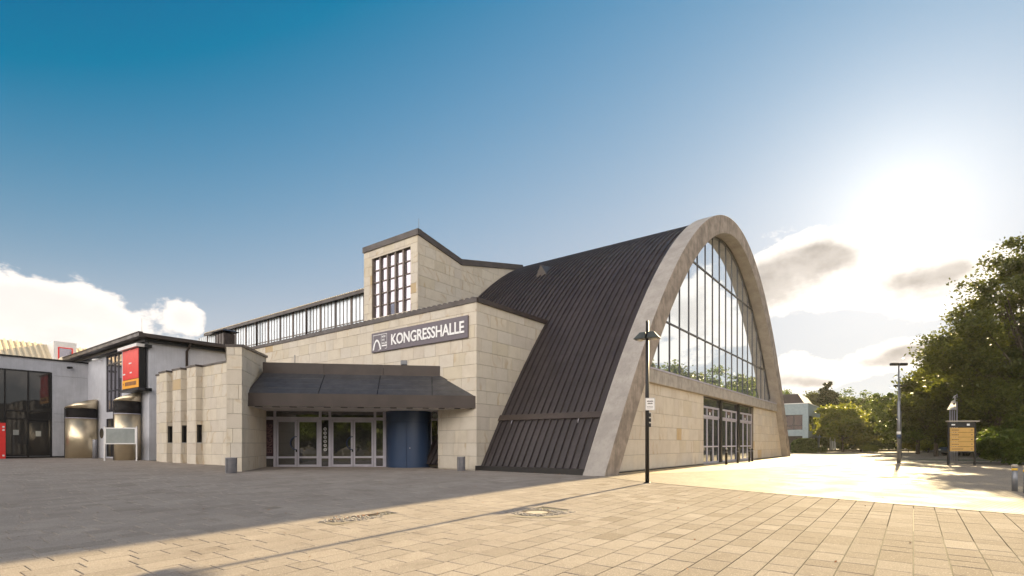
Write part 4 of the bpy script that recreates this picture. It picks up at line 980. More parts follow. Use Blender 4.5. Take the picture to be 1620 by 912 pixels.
m.faces([FB(14.2, 47.75, 5.93), FB(14.2, 47.75, 5.78), FB(14.2, 47.58, 5.855)], [(0, 1, 2)]); m.build('dark_print', M['filmtext'], sc, kind='stuff', fix=False)

# metal ventilation towers
def vent_tower(loc, r, zb, z1, z2, lo, hi, label):
    t = thing('vent_tower', loc, label, 'ventilation tower', 'round metal ventilation towers'); c = Vector(loc); z0 = c.z
    MB().lathe(c, [(r, -.2), (r, z1-z0)], 36).build('steel_drum', M['steel'], t)
    m = MB()
    n_ = 9
    for k in range(n_):
        a = z1-z0+.03+(z2-z1-.06)*k/n_; m.lathe(c, [(r*.93, a), (r*1.0, a+.01), (r*1.0, a+.045), (r*.93, a+.055)], 32)
    m.lathe(c, [(r*.9, z1-z0), (r*.9, z2-z0)], 32); m.build('louvre_band', M['louvre'], t, kind='stuff')
    m = MB(); n = 36; vs = []
    for k in range(n):
        a = 2*math.pi*k/n; d = Vector((math.cos(a), math.sin(a), 0)); f = (d.dot(Vector((.93, .37, 0)))+1)/2
        vs.append((c+d*r+Vector((0, 0, z2-z0)), c+d*r+Vector((0, 0, lo-z0+(hi-lo)*f))))
    m.prism([v[0] for v in vs], [v[1] for v in vs], True); m.build('slanted_top', M['steel'], t)
    MB().lathe(c, [(r*1.02, z1-z0-.03), (r*1.02, z1-z0+.03)], 36).build('band_ring', M['alu'], t)
    a = -2.2; MB().box(Frame(c+Vector((math.cos(a), math.sin(a), 0))*r, (-math.sin(a), math.cos(a), 0), (math.cos(a), math.sin(a), 0)), -.03, .03, -.02, .03, -.1, z2-z0).build('seam', M['alud'], t)
    return t
vent_tower((-36.6, 45.0, G), 1.10, 0, 3.52, 4.36, 4.38, 5.16, 'round steel ventilation tower in the corner, left of the oval window, with slanted top')
vent_tower((-28.4, 39.1, G), .84, 0, 3.57, 4.50, 4.52, 5.22, 'round steel ventilation tower behind the white notice board, under the red screen')

# ================================================================== FAR LEFT BUILDING
lb = thing('foyer_building', FB(12, 58.8, G), 'grey concrete building with a big dark glass front at the left edge', 'building')
WX = 58.75
MB().box(FB, 12.36, 15.4, WX, WX+.3, -.2, 8.5).build('wall_pier', M['render2'], lb)
MB().box(FB, 2.0, 12.36, WX, WX+.3, 7.46, 8.5).build('wall_head', M['render2'], lb)
m = MB()
for z in (3.25, 3.95): m.box(FB, 12.5, 14.8, WX-.012, WX+.001, z-.012, z+.012)
m.box(FB, 12.5, 14.8, WX-.012, WX+.001, 7.2, 7.224); m.build('wall_joint', M['pole'], lb, kind='stuff')
MB().box(FB, 2.0, 15.4, WX-.12, WX+.4, 8.5, 8.62).build('roof_edge', M['black'], lb)
MB().box(FB, 2.0, 15.4, WX+.3, WX+8, 8.3, 8.5).build('roof_slab', M['render2'], lb)
XS = [9.41-1.85*2, 9.41-1.85, 9.41, 10.84]; X_ = [2.2]+XS+[12.3]; Z_ = [.42, 3.42, 4.1, 7.44]
m = MB()
for x in X_: m.box(FB, x-.05, x+.05, WX-.02, WX+.12, .3, 7.46)
for z in Z_: m.box(FB, 2.2, 12.3, WX-.0, WX+.10, z-.06, z+.06)
cw = m.build('curtain_wall', M['black'], lb)
gl = M['gdark']
for a, b in zip(X_[:-1], X_[1:]):
    for lo, hi in zip(Z_[:-1], Z_[1:]):
        j = random.uniform(-.01, .01)
        MB().faces([FB(a+.05, WX+.05+j, lo+.06), FB(b-.05, WX+.05-j, lo+.06), FB(b-.05, WX+.05-j, hi-.06), FB(a+.05, WX+.05+j, hi-.06)], [(0, 1, 2, 3)]).build('pane', gl, cw, fix=False)
for (x, z, w_, h_) in ((9.9, 2.1, .35, .42), (11.3, 2.0, .35, .45)): MB().box(FB, x, x+w_, WX+.03, WX+.045, z, z+h_).build('window_notice', M['board'], cw)
MB().box(FB, 2, 15, WX-.05, WX+.2, -.1, .32).build('base', M['dark'], lb)
MB().tube([FB(13.6, WX, 8.0), FB(13.6, WX-.35, 8.0), FB(13.3, WX-.5, 7.95)], [.04, .09, .11], 8).build('wall_camera', M['black'], lb)
rd = thing('red_panel', FB(9.0, 58.2, G), 'red upright advertising panel at the far left edge before the dark glass front', 'panel')
MB().box(FB, 7.6, 9.35, 58.1, 58.3, .1, 3.05).build('board', M['red'], rd, bevel=.015)
m = MB()
for z in (2.75, 2.5, .45): m.box(FB, 9.15, 9.28, 58.08, 58.098, z-.08, z+.05)
m.build('small_print', M['white'], rd, kind='stuff')
# hall behind with the cream corrugated roof
hb = thing('exhibition_hall', FB(12, 66, 9), 'long hall behind with a sunlit cream corrugated roof and a small white dormer', 'building')
m = MB(); x = 2.0; rl = lambda s_, f, d: FB(s_, 66+2.5*f, 9.2+2.0*f+d)
while x < 33:
    if not (13.8 < x < 15.6):
        q = [(x, 0), (x+.06, .12), (x+.20, .12), (x+.26, 0)]
        m.prism([rl(a, 0, d) for a, d in q], [rl(a, 1, d) for a, d in q])
    x += .44
m.build('roof_rib', M['creamroof'], hb, kind='stuff')
MB().prism([rl(2, 0, -.2), rl(34, 0, -.2), rl(34, 1, -.2), rl(2, 1, -.2)], [rl(2, 0, 0), rl(34, 0, 0), rl(34, 1, 0), rl(2, 1, 0)]).build('roof_sheet', M['creamroof'], hb)
MB().box(FB, 2, 34, 68.5, 69, 0, 11.15).build('rear_wall', M['render2'], hb)
MB().box(FB, 2, 34, 66, 66.3, 0, 9.1).build('front_wall', M['render2'], hb)
dm = MB().box(FB, 14.0, 15.75, 66.0, 68.5, 9.0, 11.3).build('dormer', M['white'], hb)
MB().box(FB, 14.32, 15.45, 65.95, 66.0, 9.4, 10.75).build('dormer_frame', M['red'], dm); MB().box(FB, 14.42, 15.35, 65.92, 65.95, 9.5, 10.65).build('pane', M['gtower'], dm)
hv = MB().lathe(FB(14.6, 63.0, 8.45), [(.85, 0), (.9, .75), (.75, .95), (.4, 1.08), (.02, 1.12)], 16); dv = hv.build('roof_fan', M['creamroof'], None)
tag(dv, 'low round cream roof fan on the flat roof below the white dormer', 'roof fan')

# ================================================================== SMALL THINGS
def glowless_lamp():
    x, y = 4.83, 18.92; z = gz(x, y); t = thing('street_lamp', (x, y, z), 'slim black lamp post with two hooded lamps and a white sign before the arch', 'street lamp')
    c = Vector((x, y, z))
    MB().tube([c+Vector((0, 0, -.2)), c+Vector((0, 0, 3.0)), c+Vector((0, 0, 5.78-z))], [.072, .068, .05], 12).build('pole', M['black'], t)
    MB().lathe(c, [(.12, -.01), (.12, .02), (.075, .03)], 14).build('base_collar', M['black'], t)
    for sgn_, nm in ((1, 0), (-1, 1)):
        d = Vector((.86, -.5, 0)).normalized()*sgn_; e = Vector((-d.y, d.x, 0)); q = c+d*.20+Vector((0, 0, 5.14-z)); m = MB()
        lo = [q+d*a+e*b for a, b in ((-.17, -.20), (.26, -.20), (.26, .20), (-.17, .20))]; hi = [q+d*a+e*b+Vector((0, 0, .24)) for a, b in ((-.14, -.09), (.05, -.09), (.05, .09), (-.14, .09))]
        m.prism(lo, hi); h = m.build('lamp_hood', M['lamp'], t, bevel=.008)
        MB().lathe(q+d*.04+Vector((0, 0, -.07)), [(.05, 0), (.11, .03), (.12, .075)], 12).build('lens', M['lens'], h)
    e = Vector((.97, -.22, 0)); n_ = Vector((-.22, -.97, 0)); F = Frame(c+e*.10+n_*.07, e, -n_)
    sg = MB().box(F, -.165, .165, -.008, .008, 2.58-z, 3.02-z).build('plate', M['white'], t, bevel=.004)
    m = MB(); fz = 2.58-z
    for (x0, x1, y0, y1) in ((-.155, .155, .425, .432), (-.155, .155, .008, .015), (-.155, -.148, .008, .432), (.148, .155, .008, .432)): m.box(F, x0, x1, -.0095, -.008, fz+y0, fz+y1)
    m.build('border', M['ink'], sg)
    m = MB(); rr = random.Random(1)
    for zz, hh, ww, k in ((.30, .05, .22, 9), (.22, .05, .18, 8), (.125, .022, .21, 12), (.075, .022, .21, 12)):
        for i in range(k): m.box(F, -ww/2+i*ww/k, -ww/2+(i+.72)*ww/k, -.0095, -.008, fz+zz, fz+zz+hh*rr.uniform(.7, 1))
    m.build('print', M['ink'], sg, kind='stuff')
    for k in range(3):
        zz = 2.50-.18*k-z; MB().box(F, -.085, .03, -.01, .15, zz-.15, zz).build('junction_box', M['black'], t, bevel=.006); MB().box(F, -.03, .05, -.014, -.01, zz-.02, zz-.005).build('clip', M['white'], t)
glowless_lamp()

def litter_bin(x, y, r, h, label):
    z = gz(x, y); t = thing('litter_bin', (x, y, z), label, 'bin', 'grey round bins by the buildings'); c = Vector((x, y, z))
    MB().lathe(c, [(r*.97, -.01), (r*.97, .03), (r, .035), (r, h-.02), (r*1.02, h-.015), (r*1.02, h), (r*.9, h)], 28).build('body', M['binm'], t)
    MB().lathe(c, [(r*.88, h-.03), (r*.88, h-.028)], 24).build('opening', M['black'], t)
    MB().box(Frame(c+Vector((-.25*r, -.97*r, 0)), (.97, -.25, 0), (0, 1, 0)), -.006, .006, -.01, .02, .05, h-.04).build('seam', M['black'], t)
litter_bin(-2.52, 26.3, .20, .70, 'grey round bin against the stone wall, right of the blue drum')
litter_bin(-12.3, 23.2, .235, .68, 'grey round bin before the stone pylon left of the entrance canopy')
litter_bin(-41.0, 47.6, .28, .66, 'grey round bin beside the bicycle racks, right of the dark glass front')
pst = MB().lathe((-34.0, 43.2, G), [(.17, -.02), (.17, 1.5), (.15, 1.54)], 20).build('round_post', M['binm'], None, loc=(-34.0, 43.2, G))
tag(pst, 'grey cylindrical post standing right of the corner ventilation tower', 'post')
def bike_rack(x, y, k, label):
    z = gz(x, y); m = MB(); c = Vector((x, y, z)); e = U; f = V
    m.tube([c, c+Vector((0, 0, .85)), c-f*.08+Vector((0, 0, .98)), c-f*.42+Vector((0, 0, .98)), c-f*.5+Vector((0, 0, .85)), c-f*.5], .02, 6)
    o = m.build('bicycle_rack', M['pole'], None, loc=(x, y, z)); tag(o, label, 'bicycle rack', 'bicycle racks by the grey wall')
for k in range(4):
    bike_rack(-40.6+k*.62, 48.6-k*.45, k, ('leftmost of the four bent steel bicycle hoops, right of the bin', 'second of the four steel bicycle hoops from the left', 'third of the four steel bicycle hoops from the left', 'rightmost steel bicycle hoop, next to the ventilation tower')[k])
# notice board
nb = thing('notice_board', (-27.6, 37.2, G), 'white framed notice board with an empty glass front, on two posts before the ventilation tower', 'notice board')
F = Frame((-28.6, 37.2, G), (1, .02, 0), (-.02, 1, 0))
for x in (.0, 2.22): MB().box(F, x-.045, x+.045, -.05, .05, -.1, 2.42).build('post', M['white'], nb, bevel=.008)
MB().box(F, .045, 2.175, -.04, .04, 1.17, 2.34).build('panel_frame', M['white'], nb, bevel=.006); MB().box(F, .12, 2.10, -.052, -.04, 1.25, 2.26).build('glass_front', M['board'], nb)

# bollards at the side doors
def bollard_dark(x, y, label):
    z = gz(x, y)-.0; c = Vector((x, y, z)); t = thing('door_bollard', (x, y, z), label, 'bollard', 'dark bollards before the side doors')
    MB().lathe(c, [(.075, -.05), (.075, .90), (.085, .91), (.085, 1.0), (.06, 1.03)], 14).build('post', M['black'], t); MB().lathe(c, [(.078, .80), (.078, .86)], 14).build('band', M['pole'], t)
for (x, y), l in zip(((14.08, 34.81), (15.87, 37.24), (17.82, 39.77), (18.54, 40.88)), ('nearest dark bollard, before the middle bay of the side doors', 'second dark bollard, before the black post of the side doors', 'third dark bollard, at the right end of the side doors', 'farthest dark bollard, at the right jamb of the side doors')):
    bollard_dark(x, y, l)
def bollard_grey(x, y, label, src=[None]):
    z = gz(x, y)
    if src[0]: return copy_tree(src[0], (x, y, z), label=label)
    c = Vector((x, y, z)); t = thing('plaza_bollard', (x, y, z), label, 'bollard', 'grey bollards with yellow bands')
    MB().lathe(c, [(.07, -.05), (.07, .76)], 16).build('post', M['pole'], t); MB().lathe(c, [(.073, .64), (.073, .71)], 16).build('band', M['reflect'], t)
    MB().lathe(c, [(.078, .74), (.078, .80), (.05, .83)], 16).build('cap', M['concfill'], t); src[0] = t; return t
bollard_grey(15.42, 16.25, 'left of the two grey bollards with a yellow band at the right edge'); bollard_grey(15.15, 15.6, 'right of the two grey bollards with a yellow band at the right edge')
for x, y in ((-14, -9), (-9.5, -10), (-5, -10.5), (-19, -8)): bollard_grey(x, y, 'grey banded bollard mirrored in the entrance doors')

# tall double lamps
def tall_lamp(x, y, h, span, label, sticker=False):
    z = gz(x, y); c = Vector((x, y, z)); t = thing('plaza_lamp', (x, y, z), label, 'street lamp', 'tall twin headed lamps'); e = Vector((1, .06, 0)).normalized(); f = Vector((-e.y, e.x, 0))
    MB().tube([c+Vector((0, 0, -.1)), c+Vector((0, 0, 4.4)), c+Vector((0, 0, 4.45)), c+Vector((0, 0, h-.05))], [.12, .10, .055, .045], 12).build('mast', M['pole'], t)
    for s_ in (-1, 1):
        F = Frame(c+e*(s_*.05), e*s_, f); MB().box(F, 0, span/2, -.14, .14, h-.14, h+.04).build('lamp_head', M['black'], t, bevel=.03)
    if sticker:
        MB().lathe(c, [(.13, 1.75), (.128, 2.05)], 12).build('blue_band', M['blue'], t); MB().lathe(c, [(.128, 2.05), (.127, 2.25)], 12).build('white_band', M['white'], t)
tall_lamp(27.6, 37.8, 7.1, 1.1, 'nearer tall grey lamp mast with a wide twin head and a blue band', True)
tall_lamp(36.35, 49.6, 6.85, 1.05, 'farther tall lamp mast with a narrow crossbar head, just behind the nearer one')

# wayfinding sign
ws = thing('wayfinding_sign', (28.6, 33.3, 0), 'dark framed wayfinding board with five ochre rows and a pale roof strip on two posts', 'sign')
F = Frame((27.65, 33.6, 0), (.995, -.035, 0), (.035, .995, 0))
for x in (.03, 1.66): MB().box(F, x-.045, x+.045, -.05, .05, -.15, 2.78).build('post', M['black'], ws, bevel=.006)
MB().box(F, -.06, 1.86, -.16, .12, 2.78, 2.85).build('top_strip', M['concfill'], ws); MB().box(F, .075, 1.615, -.03, .03, 2.42, 2.76).build('header', M['black'], ws)
for k in range(5):
    z = .905+.30*k; MB().box(F, .12, 1.60, -.03, .03, z+.012, z+.292).build('direction_panel', M['tan'], ws)
    m = MB(); rr = random.Random(k)
    for i in range(rr.choice((5, 8, 10))): m.box(F, .22+i*.09, .22+i*.09+.065, -.034, -.03, z+.12, z+.17)
    m.box(F, 1.42, 1.50, -.034, -.03, z+.12, z+.18); m.build('print', M['ink'], ws, kind='stuff')
m = MB(); m.box(F, .2, .42, -.034, -.03, 2.55, 2.63).box(F, 1.15, 1.33, -.034, -.03, 2.53, 2.65); m.build('header_logo', M['white'], ws, kind='stuff')
MB().box(F, .1, 1.60, -.025, .025, .86, .90).build('lower_rail', M['alud'], ws)

# flag poles
def flagpole(x, y, h, label, flag=False):
    c = Vector((x, y, 0)); t = thing('flagpole', (x, y, 0), label, 'flagpole', 'flagpoles behind the wayfinding sign')
    MB().tube([c, c+Vector((0, 0, h))], [.06, .035], 8).build('pole', M['alu'], t)
    if flag:
        m = MB(); nx_, nz_ = 8, 8; vs = []
        for j in range(nz_+1):
            for i in range(nx_+1):
                fx = i/nx_; fz = j/nz_; vs.append(c+Vector((-.05-fx*(.72-.45*fz), .10*math.sin(fx*9+fz*2)*(1-fz*.4), h-.08-1.25*(1-fz)-.25*fx*fz)))
        m.faces(vs, [(j*(nx_+1)+i, j*(nx_+1)+i+1, (j+1)*(nx_+1)+i+1, (j+1)*(nx_+1)+i) for j in range(nz_) for i in range(nx_)], True); fl = m.build('flag', M['flag'], t, fix=False)
        MB().box(Frame(c+Vector((-.35, -.14, 0)), (1, 0, 0), (0, 1, 0)), -.08, .08, -.01, .0, h-.95, h-.80).build('flag_emblem', M['ink'], fl)
for k, (px, fl) in enumerate(((1503, False), (1506.5, False), (1510, False), (1514, True))):
    Y = 41+k*.3; flagpole((px-810)/838*Y, Y, 4.0+(1.4 if fl else .0), 'white flag hanging from the rightmost flagpole behind the wayfinding sign' if fl else ('leftmost bare flagpole', 'second bare flagpole from the left', 'bare flagpole next to the one with the flag')[k]+' behind the wayfinding sign', fl)

# ================================================================== BACKGROUND BUILDING
bb = thing('office_building', FB(95.3, 13.3, 0), 'blue grey two storey office building with a dark sloping roof canopy beyond the arch', 'building')
BZ = 7.8
m = MB(); m.box(FB, 95.3, 95.7, 13.3, 24, 6.0, BZ).box(FB, 95.3, 95.7, 13.3, 14.1, 0, 6.0).box(FB, 95.3, 95.7, 16.6, 24, 0, 6.0).box(FB, 95.3, 95.7, 14.1, 16.6, 2.6, 3.6)
m.build('side_wall', M['bgwall'], bb)
m = MB(); m.box(FB, 95.7, 108.5, 13.3, 13.6, 5.9, BZ).box(FB, 95.7, 108.5, 13.3, 13.6, 2.4, 3.4)
for s_ in (95.7, 101.5, 107.8): m.box(FB, s_, s_+.7, 13.31, 13.6, 0, 5.9)
m.build('end_wall', M['bgwall'], bb)
for (s0, s1) in ((96.4, 101.5), (102.2, 107.8)): window_grid(FB, s0, s1, 3.4, 5.9, [], [], 13.45, bb, glass='gdark')
window_grid(FS, 14.1, 16.6, 3.6, 6.0, [15.35], [4.3], 95.5, bb, glass='gtower', bar=.07)
MB().box(FB, 95.45, 95.5, 14.1, 16.6, 0, 2.6).box(FB, 95.7, 108.5, 13.45, 13.5, 0, 2.4).build('ground_floor_glass', M['gdark'], bb)
MB().box(FB, 95.7, 108.5, 13.6, 24, BZ-.25, BZ-.15).build('flat_roof', M['dark'], bb)
MB().prism([FB(97.0, 13.9, BZ-.2), FB(109, 13.9, BZ-.2), FB(109, 24, BZ-.2), FB(97.0, 24, BZ-.2)], [FB(98.2, 15.2, 9.6), FB(108, 15.2, 9.6), FB(108, 24, 9.6), FB(98.2, 24, 9.6)]).build('dark_roof', M['trim'], bb)
MB().box(FB, 95.24, 95.3, 13.3, 24, BZ-.03, BZ+.06).box(FB, 95.3, 108.6, 13.22, 13.3, BZ-.03, BZ+.06).build('parapet_cap', M['white'], bb)
an = MB().box(FB, 108.6, 116, 11.5, 16, 2.5, 3.1).build('annex_roof', M['bgwall'], bb)
for s_ in (109, 112, 115.5): MB().box(FB, s_, s_+.25, 11.6, 11.85, 0, 2.5).build('annex_post', M['white'], bb)

# parked cars far away
def car(loc, rz, label, body):
    t = thing('parked_car', loc, label, 'car', 'cars parked at the far end'); c = Vector(loc); ca, sa = math.cos(rz), math.sin(rz); F = Frame(c, (ca, sa, 0), (-sa, ca, 0)); m = MB()
    prof = [(-2.1, .35), (-2.15, .75), (-1.95, .95), (-1.1, 1.02), (-.45, 1.42), (.9, 1.45), (1.6, 1.0), (2.1, .85), (2.15, .35)]
    m.prism([F(x, -.85, z) for x, z in prof], [F(x, .85, z) for x, z in prof]); b = m.build('body', M[body], t, bevel=.05)
    gl_ = [(-1.0, 1.03), (-.42, 1.36), (.86, 1.38), (1.42, 1.03)]
    for y0, y1 in ((-.862, -.85), (.85, .862)): MB().prism([F(x, y0, z) for x, z in gl_], [F(x, y1, z) for x, z in gl_]).build('side_window', M['gdark'], b)
    MB().faces([F(-1.12, -.7, 1.03), F(-1.12, .7, 1.03), F(-.48, .62, 1.41), F(-.48, -.62, 1.41)], [(0, 1, 2, 3)]).build('windscreen', M['gdark'], b, fix=False)
    MB().faces([F(1.62, -.7, 1.01), F(1.62, .7, 1.01), F(.93, .62, 1.44), F(.93, -.62, 1.44)], [(0, 1, 2, 3)]).build('rear_window', M['gdark'], b, fix=False)
    for x in (-1.35, 1.35):
        for y in (-.8, .8): MB().tube([F(x, y-.1, .32), F(x, y+.1, .32)], .32, 16).build('wheel', M['tyre'], t)
    for y in (-.6, .6): MB().box(F, -2.17, -2.1, y-.15, y+.15, .62, .76).build('headlight', M['lens'], t)
car((83.5, 120, 0), .25, 'white car parked at the far end of the open paving, left of the tall lamps', 'car'); car((89.5, 122, 0), .1, 'dark car parked right of the white one at the far end', 'card')
car((51, 60, 0), .05, 'dark car half hidden behind the wayfinding sign posts', 'card')

# ================================================================== TREES AND SHRUBS
def tree_data(seed, H, RR, trunk_h, lobes, leaves, leaf, r0, clump=.55, flat=.8, cone=0.0, low=0.0, per=7, extra=()):
    """returns (trunk builder, leaf verts, leaf tone) in local coordinates"""
    rg = np.random.default_rng(seed); ch = (H-trunk_h); cz = trunk_h+ch*.5
    C_ = []
    for i in range(lobes):
        while True:
            p = rg.uniform(-1, 1, 3)
            if .25 < np.linalg.norm(p) < 1: break
        if rg.random() < .65: p = p/np.linalg.norm(p)*rg.uniform(.6, .92)
        zf = p[2]; rad = RR*(1-cone*(zf+1)/2)*(1+low*(-zf))
        C_.append((p[0]*rad, p[1]*rad, cz+zf*ch*.5*.9))
    C_ = np.array(list(C_)+list(extra)); lobes = len(C_)
    tr = MB(); lean = rg.uniform(-.25, .25, 2)
    top = Vector((lean[0], lean[1], H*.82)); pts = [Vector((0, 0, -.3)), Vector((0, 0, trunk_h*.5)), Vector((lean[0]*.4, lean[1]*.4, trunk_h)), Vector((lean[0]*.8, lean[1]*.8, cz)), top]
    tr.tube(pts, [r0*1.25, r0, r0*.85, r0*.5, r0*.12], 9)
    for c in C_:
        zb = trunk_h*.75+(c[2]-trunk_h)*rg.uniform(.15, .5); zb = max(trunk_h*.6, min(zb, c[2]-.1)); b = Vector((lean[0]*.5, lean[1]*.5, zb)); e = Vector(c); mid = b.lerp(e, .5)+Vector((rg.uniform(-.3, .3), rg.uniform(-.3, .3), -.10*(e-b).length))
        tr.tube([b, mid, e], [r0*.34, r0*.2, r0*.05], 5, False)
        for k in range(3):
            d = Vector(rg.normal(size=3)).normalized()*RR*.25; st = mid.lerp(e, rg.uniform(.1, .9)); tr.tube([st, st+d*.6+Vector((0, 0, .1)), st+d*1.2], [r0*.1, r0*.06, r0*.02], 4, False)
    # clumps inside each lobe, leaves inside each clump
    lr = RR*.42; nc = lobes*per; ci = rg.integers(0, lobes, nc); d = rg.normal(size=(nc, 3)); d /= np.linalg.norm(d, axis=1)[:, None]
    cl = C_[ci]+d*(lr*rg.uniform(.35, 1.1, nc)**.6)[:, None]*np.array([1, 1, flat]); cs = rg.uniform(.55, 1.3, nc)*clump; ex = ci >= lobes-len(extra); cl = np.where(ex[:, None], C_[ci]+(cl-C_[ci])*.62, cl); ct_ = rg.uniform(-.25, .25, nc)
    li = rg.integers(0, nc, leaves); pos = cl[li]+rg.normal(size=(leaves, 3))*(cs[li]*.5)[:, None]*np.array([1, 1, .65])
    keep = pos[:, 2] > .08; pos = pos[keep]; li = li[keep]; n = len(pos)
    nrm = rg.normal(size=(n, 3)); nrm[:, 2] = np.abs(nrm[:, 2])+.35; nrm /= np.linalg.norm(nrm, axis=1)[:, None]
    a = np.cross(nrm, rg.normal(size=(n, 3))); a /= np.linalg.norm(a, axis=1)[:, None]; b = np.cross(nrm, a)
    sz = leaf*rg.uniform(.6, 1.25, n)[:, None]
    v = np.stack([pos-a*sz, pos-b*sz*.55, pos+a*sz, pos+b*sz*.55], 1).reshape(-1, 3)
    tone = np.repeat(np.clip(.5+ct_[li]+rg.normal(size=n)*.22, 0, 1), 4)
    return tr, v, tone
def quad_mesh(name, v, tone, mt):
    me = bpy.data.meshes.new(name); n = len(v)//4
    me.vertices.add(len(v)); me.vertices.foreach_set('co', v.astype(np.float32).ravel()); me.loops.add(len(v)); me.loops.foreach_set('vertex_index', np.arange(len(v), dtype=np.int32))
    me.polygons.add(n); me.polygons.foreach_set('loop_start', np.arange(0, len(v), 4, dtype=np.int32)); me.update(calc_edges=True)
    at = me.attributes.new('tone', 'FLOAT', 'POINT'); at.data.foreach_set('value', tone.astype(np.float32)); me.materials.append(mt); return me
PROTO = {}
def proto(key, mt, **kw):
    tr, v, tone = tree_data(**kw); bm = quad_mesh('crown', v, tone, M[mt])
    t = MB(); t.v, t.f, t.sm = tr.v, tr.f, tr.sm; me = bpy.data.meshes.new('trunk'); me.from_pydata([tuple(p) for p in t.v], [], t.f); me.polygons.foreach_set('use_smooth', t.sm); me.materials.append(M['bark'])
    PROTO[key] = (me, bm)
def plant(key, name, x, y, label, cat, group=None, rz=0.0, sc=1.0, z=None, small=False):
    r = thing(name, (x, y, (gz(x, y) if z is None else z)-.05), label, cat, group); r.rotation_euler = (0, 0, rz); r.scale = sc if hasattr(sc, '__len__') else (sc, sc, sc)
    for nm, me in zip(('trunk' if not small else 'stems', 'crown' if not small else 'foliage'), PROTO[key]):
        o = bpy.data.objects.new(nm, me); COL.objects.link(o); o.parent = r
    return r
proto('big', 'leafd', seed=3, H=17.2, RR=4.7, trunk_h=3.0, lobes=46, leaves=78000, leaf=.135, r0=.42, clump=.80, per=8, cone=.18, extra=[(-7.5, -.6, 7.9), (-6.4, .4, 8.3), (-5.9, -1.0, 7.0), (-5.2, 0, 7.6), (-6.9, .8, 7.2), (-5.4, -1.5, 9.6), (-4.6, -2, 4.6), (-3.6, -3.0, 3.2), (-4.4, 0, 5.6), (5, 2, 4), (3, -2, 12), (5.5, 0, 9), (-4.7, 1, 11.2)])
proto('mid', 'leafd', seed=5, H=11.0, RR=4.6, trunk_h=2.4, lobes=30, leaves=34000, leaf=.19, r0=.24, clump=.85, per=8)
proto('mid2', 'leafm', seed=6, H=11.0, RR=4.8, trunk_h=2.2, lobes=28, leaves=34000, leaf=.19, r0=.24, clump=.85, per=8)
proto('light', 'leafl', seed=8, H=7.4, RR=4.0, trunk_h=1.6, lobes=30, leaves=26000, leaf=.20, r0=.16, clump=.7, per=8)
proto('conifer', 'needle', seed=9, H=15.5, RR=2.6, trunk_h=2.2, lobes=46, leaves=22000, leaf=.24, r0=.22, clump=.5, flat=.35, cone=.88, per=6)
proto('bush', 'leafm', seed=12, H=3.6, RR=2.3, trunk_h=.3, lobes=22, leaves=26000, leaf=.12, r0=.07, clump=.5, per=8)
proto('shrub', 'leafl', seed=14, H=1.5, RR=.95, trunk_h=.2, lobes=14, leaves=6000, leaf=.09, r0=.04, clump=.3, per=6)

plant('big', 'plane_tree', 37.0, 37.2, 'large dark leafy tree filling the right edge, backlit by the sun', 'tree', rz=0)
plant('bush', 'round_bush', 33.6, 34.4, 'dense dark bush with sunlit light leaves under the big tree at the right edge', 'bush')
plant('bush', 'round_bush', 37.4, 33.8, 'dark bush continuing out of the right edge below the big tree', 'bush', rz=2.0, sc=1.15)
tl = [  # key, px column, distance, scale, rot, label
    ('mid', 1568, 47, 1.05, .3, 'dark broadleaf tree behind the wayfinding board, its crown joining the big tree'),
    ('mid', 1528, 60, 1.05, 1.9, 'dark tree behind the white flag'),
    ('mid', 1481, 57, .80, 2.2, 'slim dark tree just right of the tall lamps'),
    ('mid2', 1452, 70, .90, 4.1, 'dark rounded tree directly behind the tall lamps'),
    ('mid2', 1422, 84, .72, 5.2, 'mid green tree left of the tall lamps at the gap in the trees'),
    ('mid', 1376, 122, 1.06, .9, 'dark rounded tree at the right end of the far group, by the gap'),
    ('mid2', 1349, 116, 1.12, 3.1, 'tall leafy tree in the far group right of the conifer'),
    ('mid', 1330, 122, 1.08, 2.6, 'dark leafy tree between the conifer and the leafy ones in the far group'),
    ('mid', 1285, 125, 1.2, 4.6, 'dark tree rising behind the office building roof'),
    ('mid2', 1248, 128, 1.22, 1.1, 'tree whose twigs show above the office roof beside the arch'),
    ('mid', 1502, 96, 1.4, 1.4, 'tall dark tree far behind the flagpoles'),
    ('mid2', 1560, 80, 1.4, .2, 'tall tree behind the row, right of the flagpoles'),
    ('mid', 1600, 66, 1.3, 3.6, 'tall tree behind the big tree near the right edge'),
    ('mid2', 1640, 60, 1.3, 5.0, 'tree just outside the right edge'),
    ('mid', 1465, 120, 1.2, 2.9, 'far tree filling the wood behind the tall lamps'),
    ('mid', 1440, 150, 1.2, .5, 'farthest dark tree in the wood left of the lamps'),
    ('mid', 1392, 175, .62, .5, 'low far tree under the bright gap in the tree line'),
]
for k, px, Y, sc_, rz, lab in tl: plant(k, 'broadleaf_tree', (px-810)/838*Y, Y, lab, 'tree', 'trees along the far side of the square', rz, sc_, 0)
plant('conifer', 'conifer', (1308-810)/838*112, 112, 'pointed dark conifer standing behind the office building', 'tree', rz=1, z=0, sc=1.0)
plant('light', 'light_green_tree', (1333-810)/838*86, 86, 'broad light green tree glowing in the sun right of the office building', 'tree', rz=.7, z=0, sc=(1.02, 1.02, 1.0))
plant('light', 'light_green_tree', (1362-810)/838*90, 90, 'smaller light green tree joining the broad one on its right', 'tree', rz=3.7, z=0, sc=.86)
for k, (px, Y, sc_) in enumerate(((1366, 84, .9), (1376, 82, .8), (1383, 80, .75))): plant('shrub', 'shrub', (px-810)/838*Y, Y, ('leftmost', 'middle', 'rightmost')[k]+' of three small light green shrubs at the far paving edge', 'shrub', 'small shrubs at the far paving edge', k*2.0, sc_, 0, True)
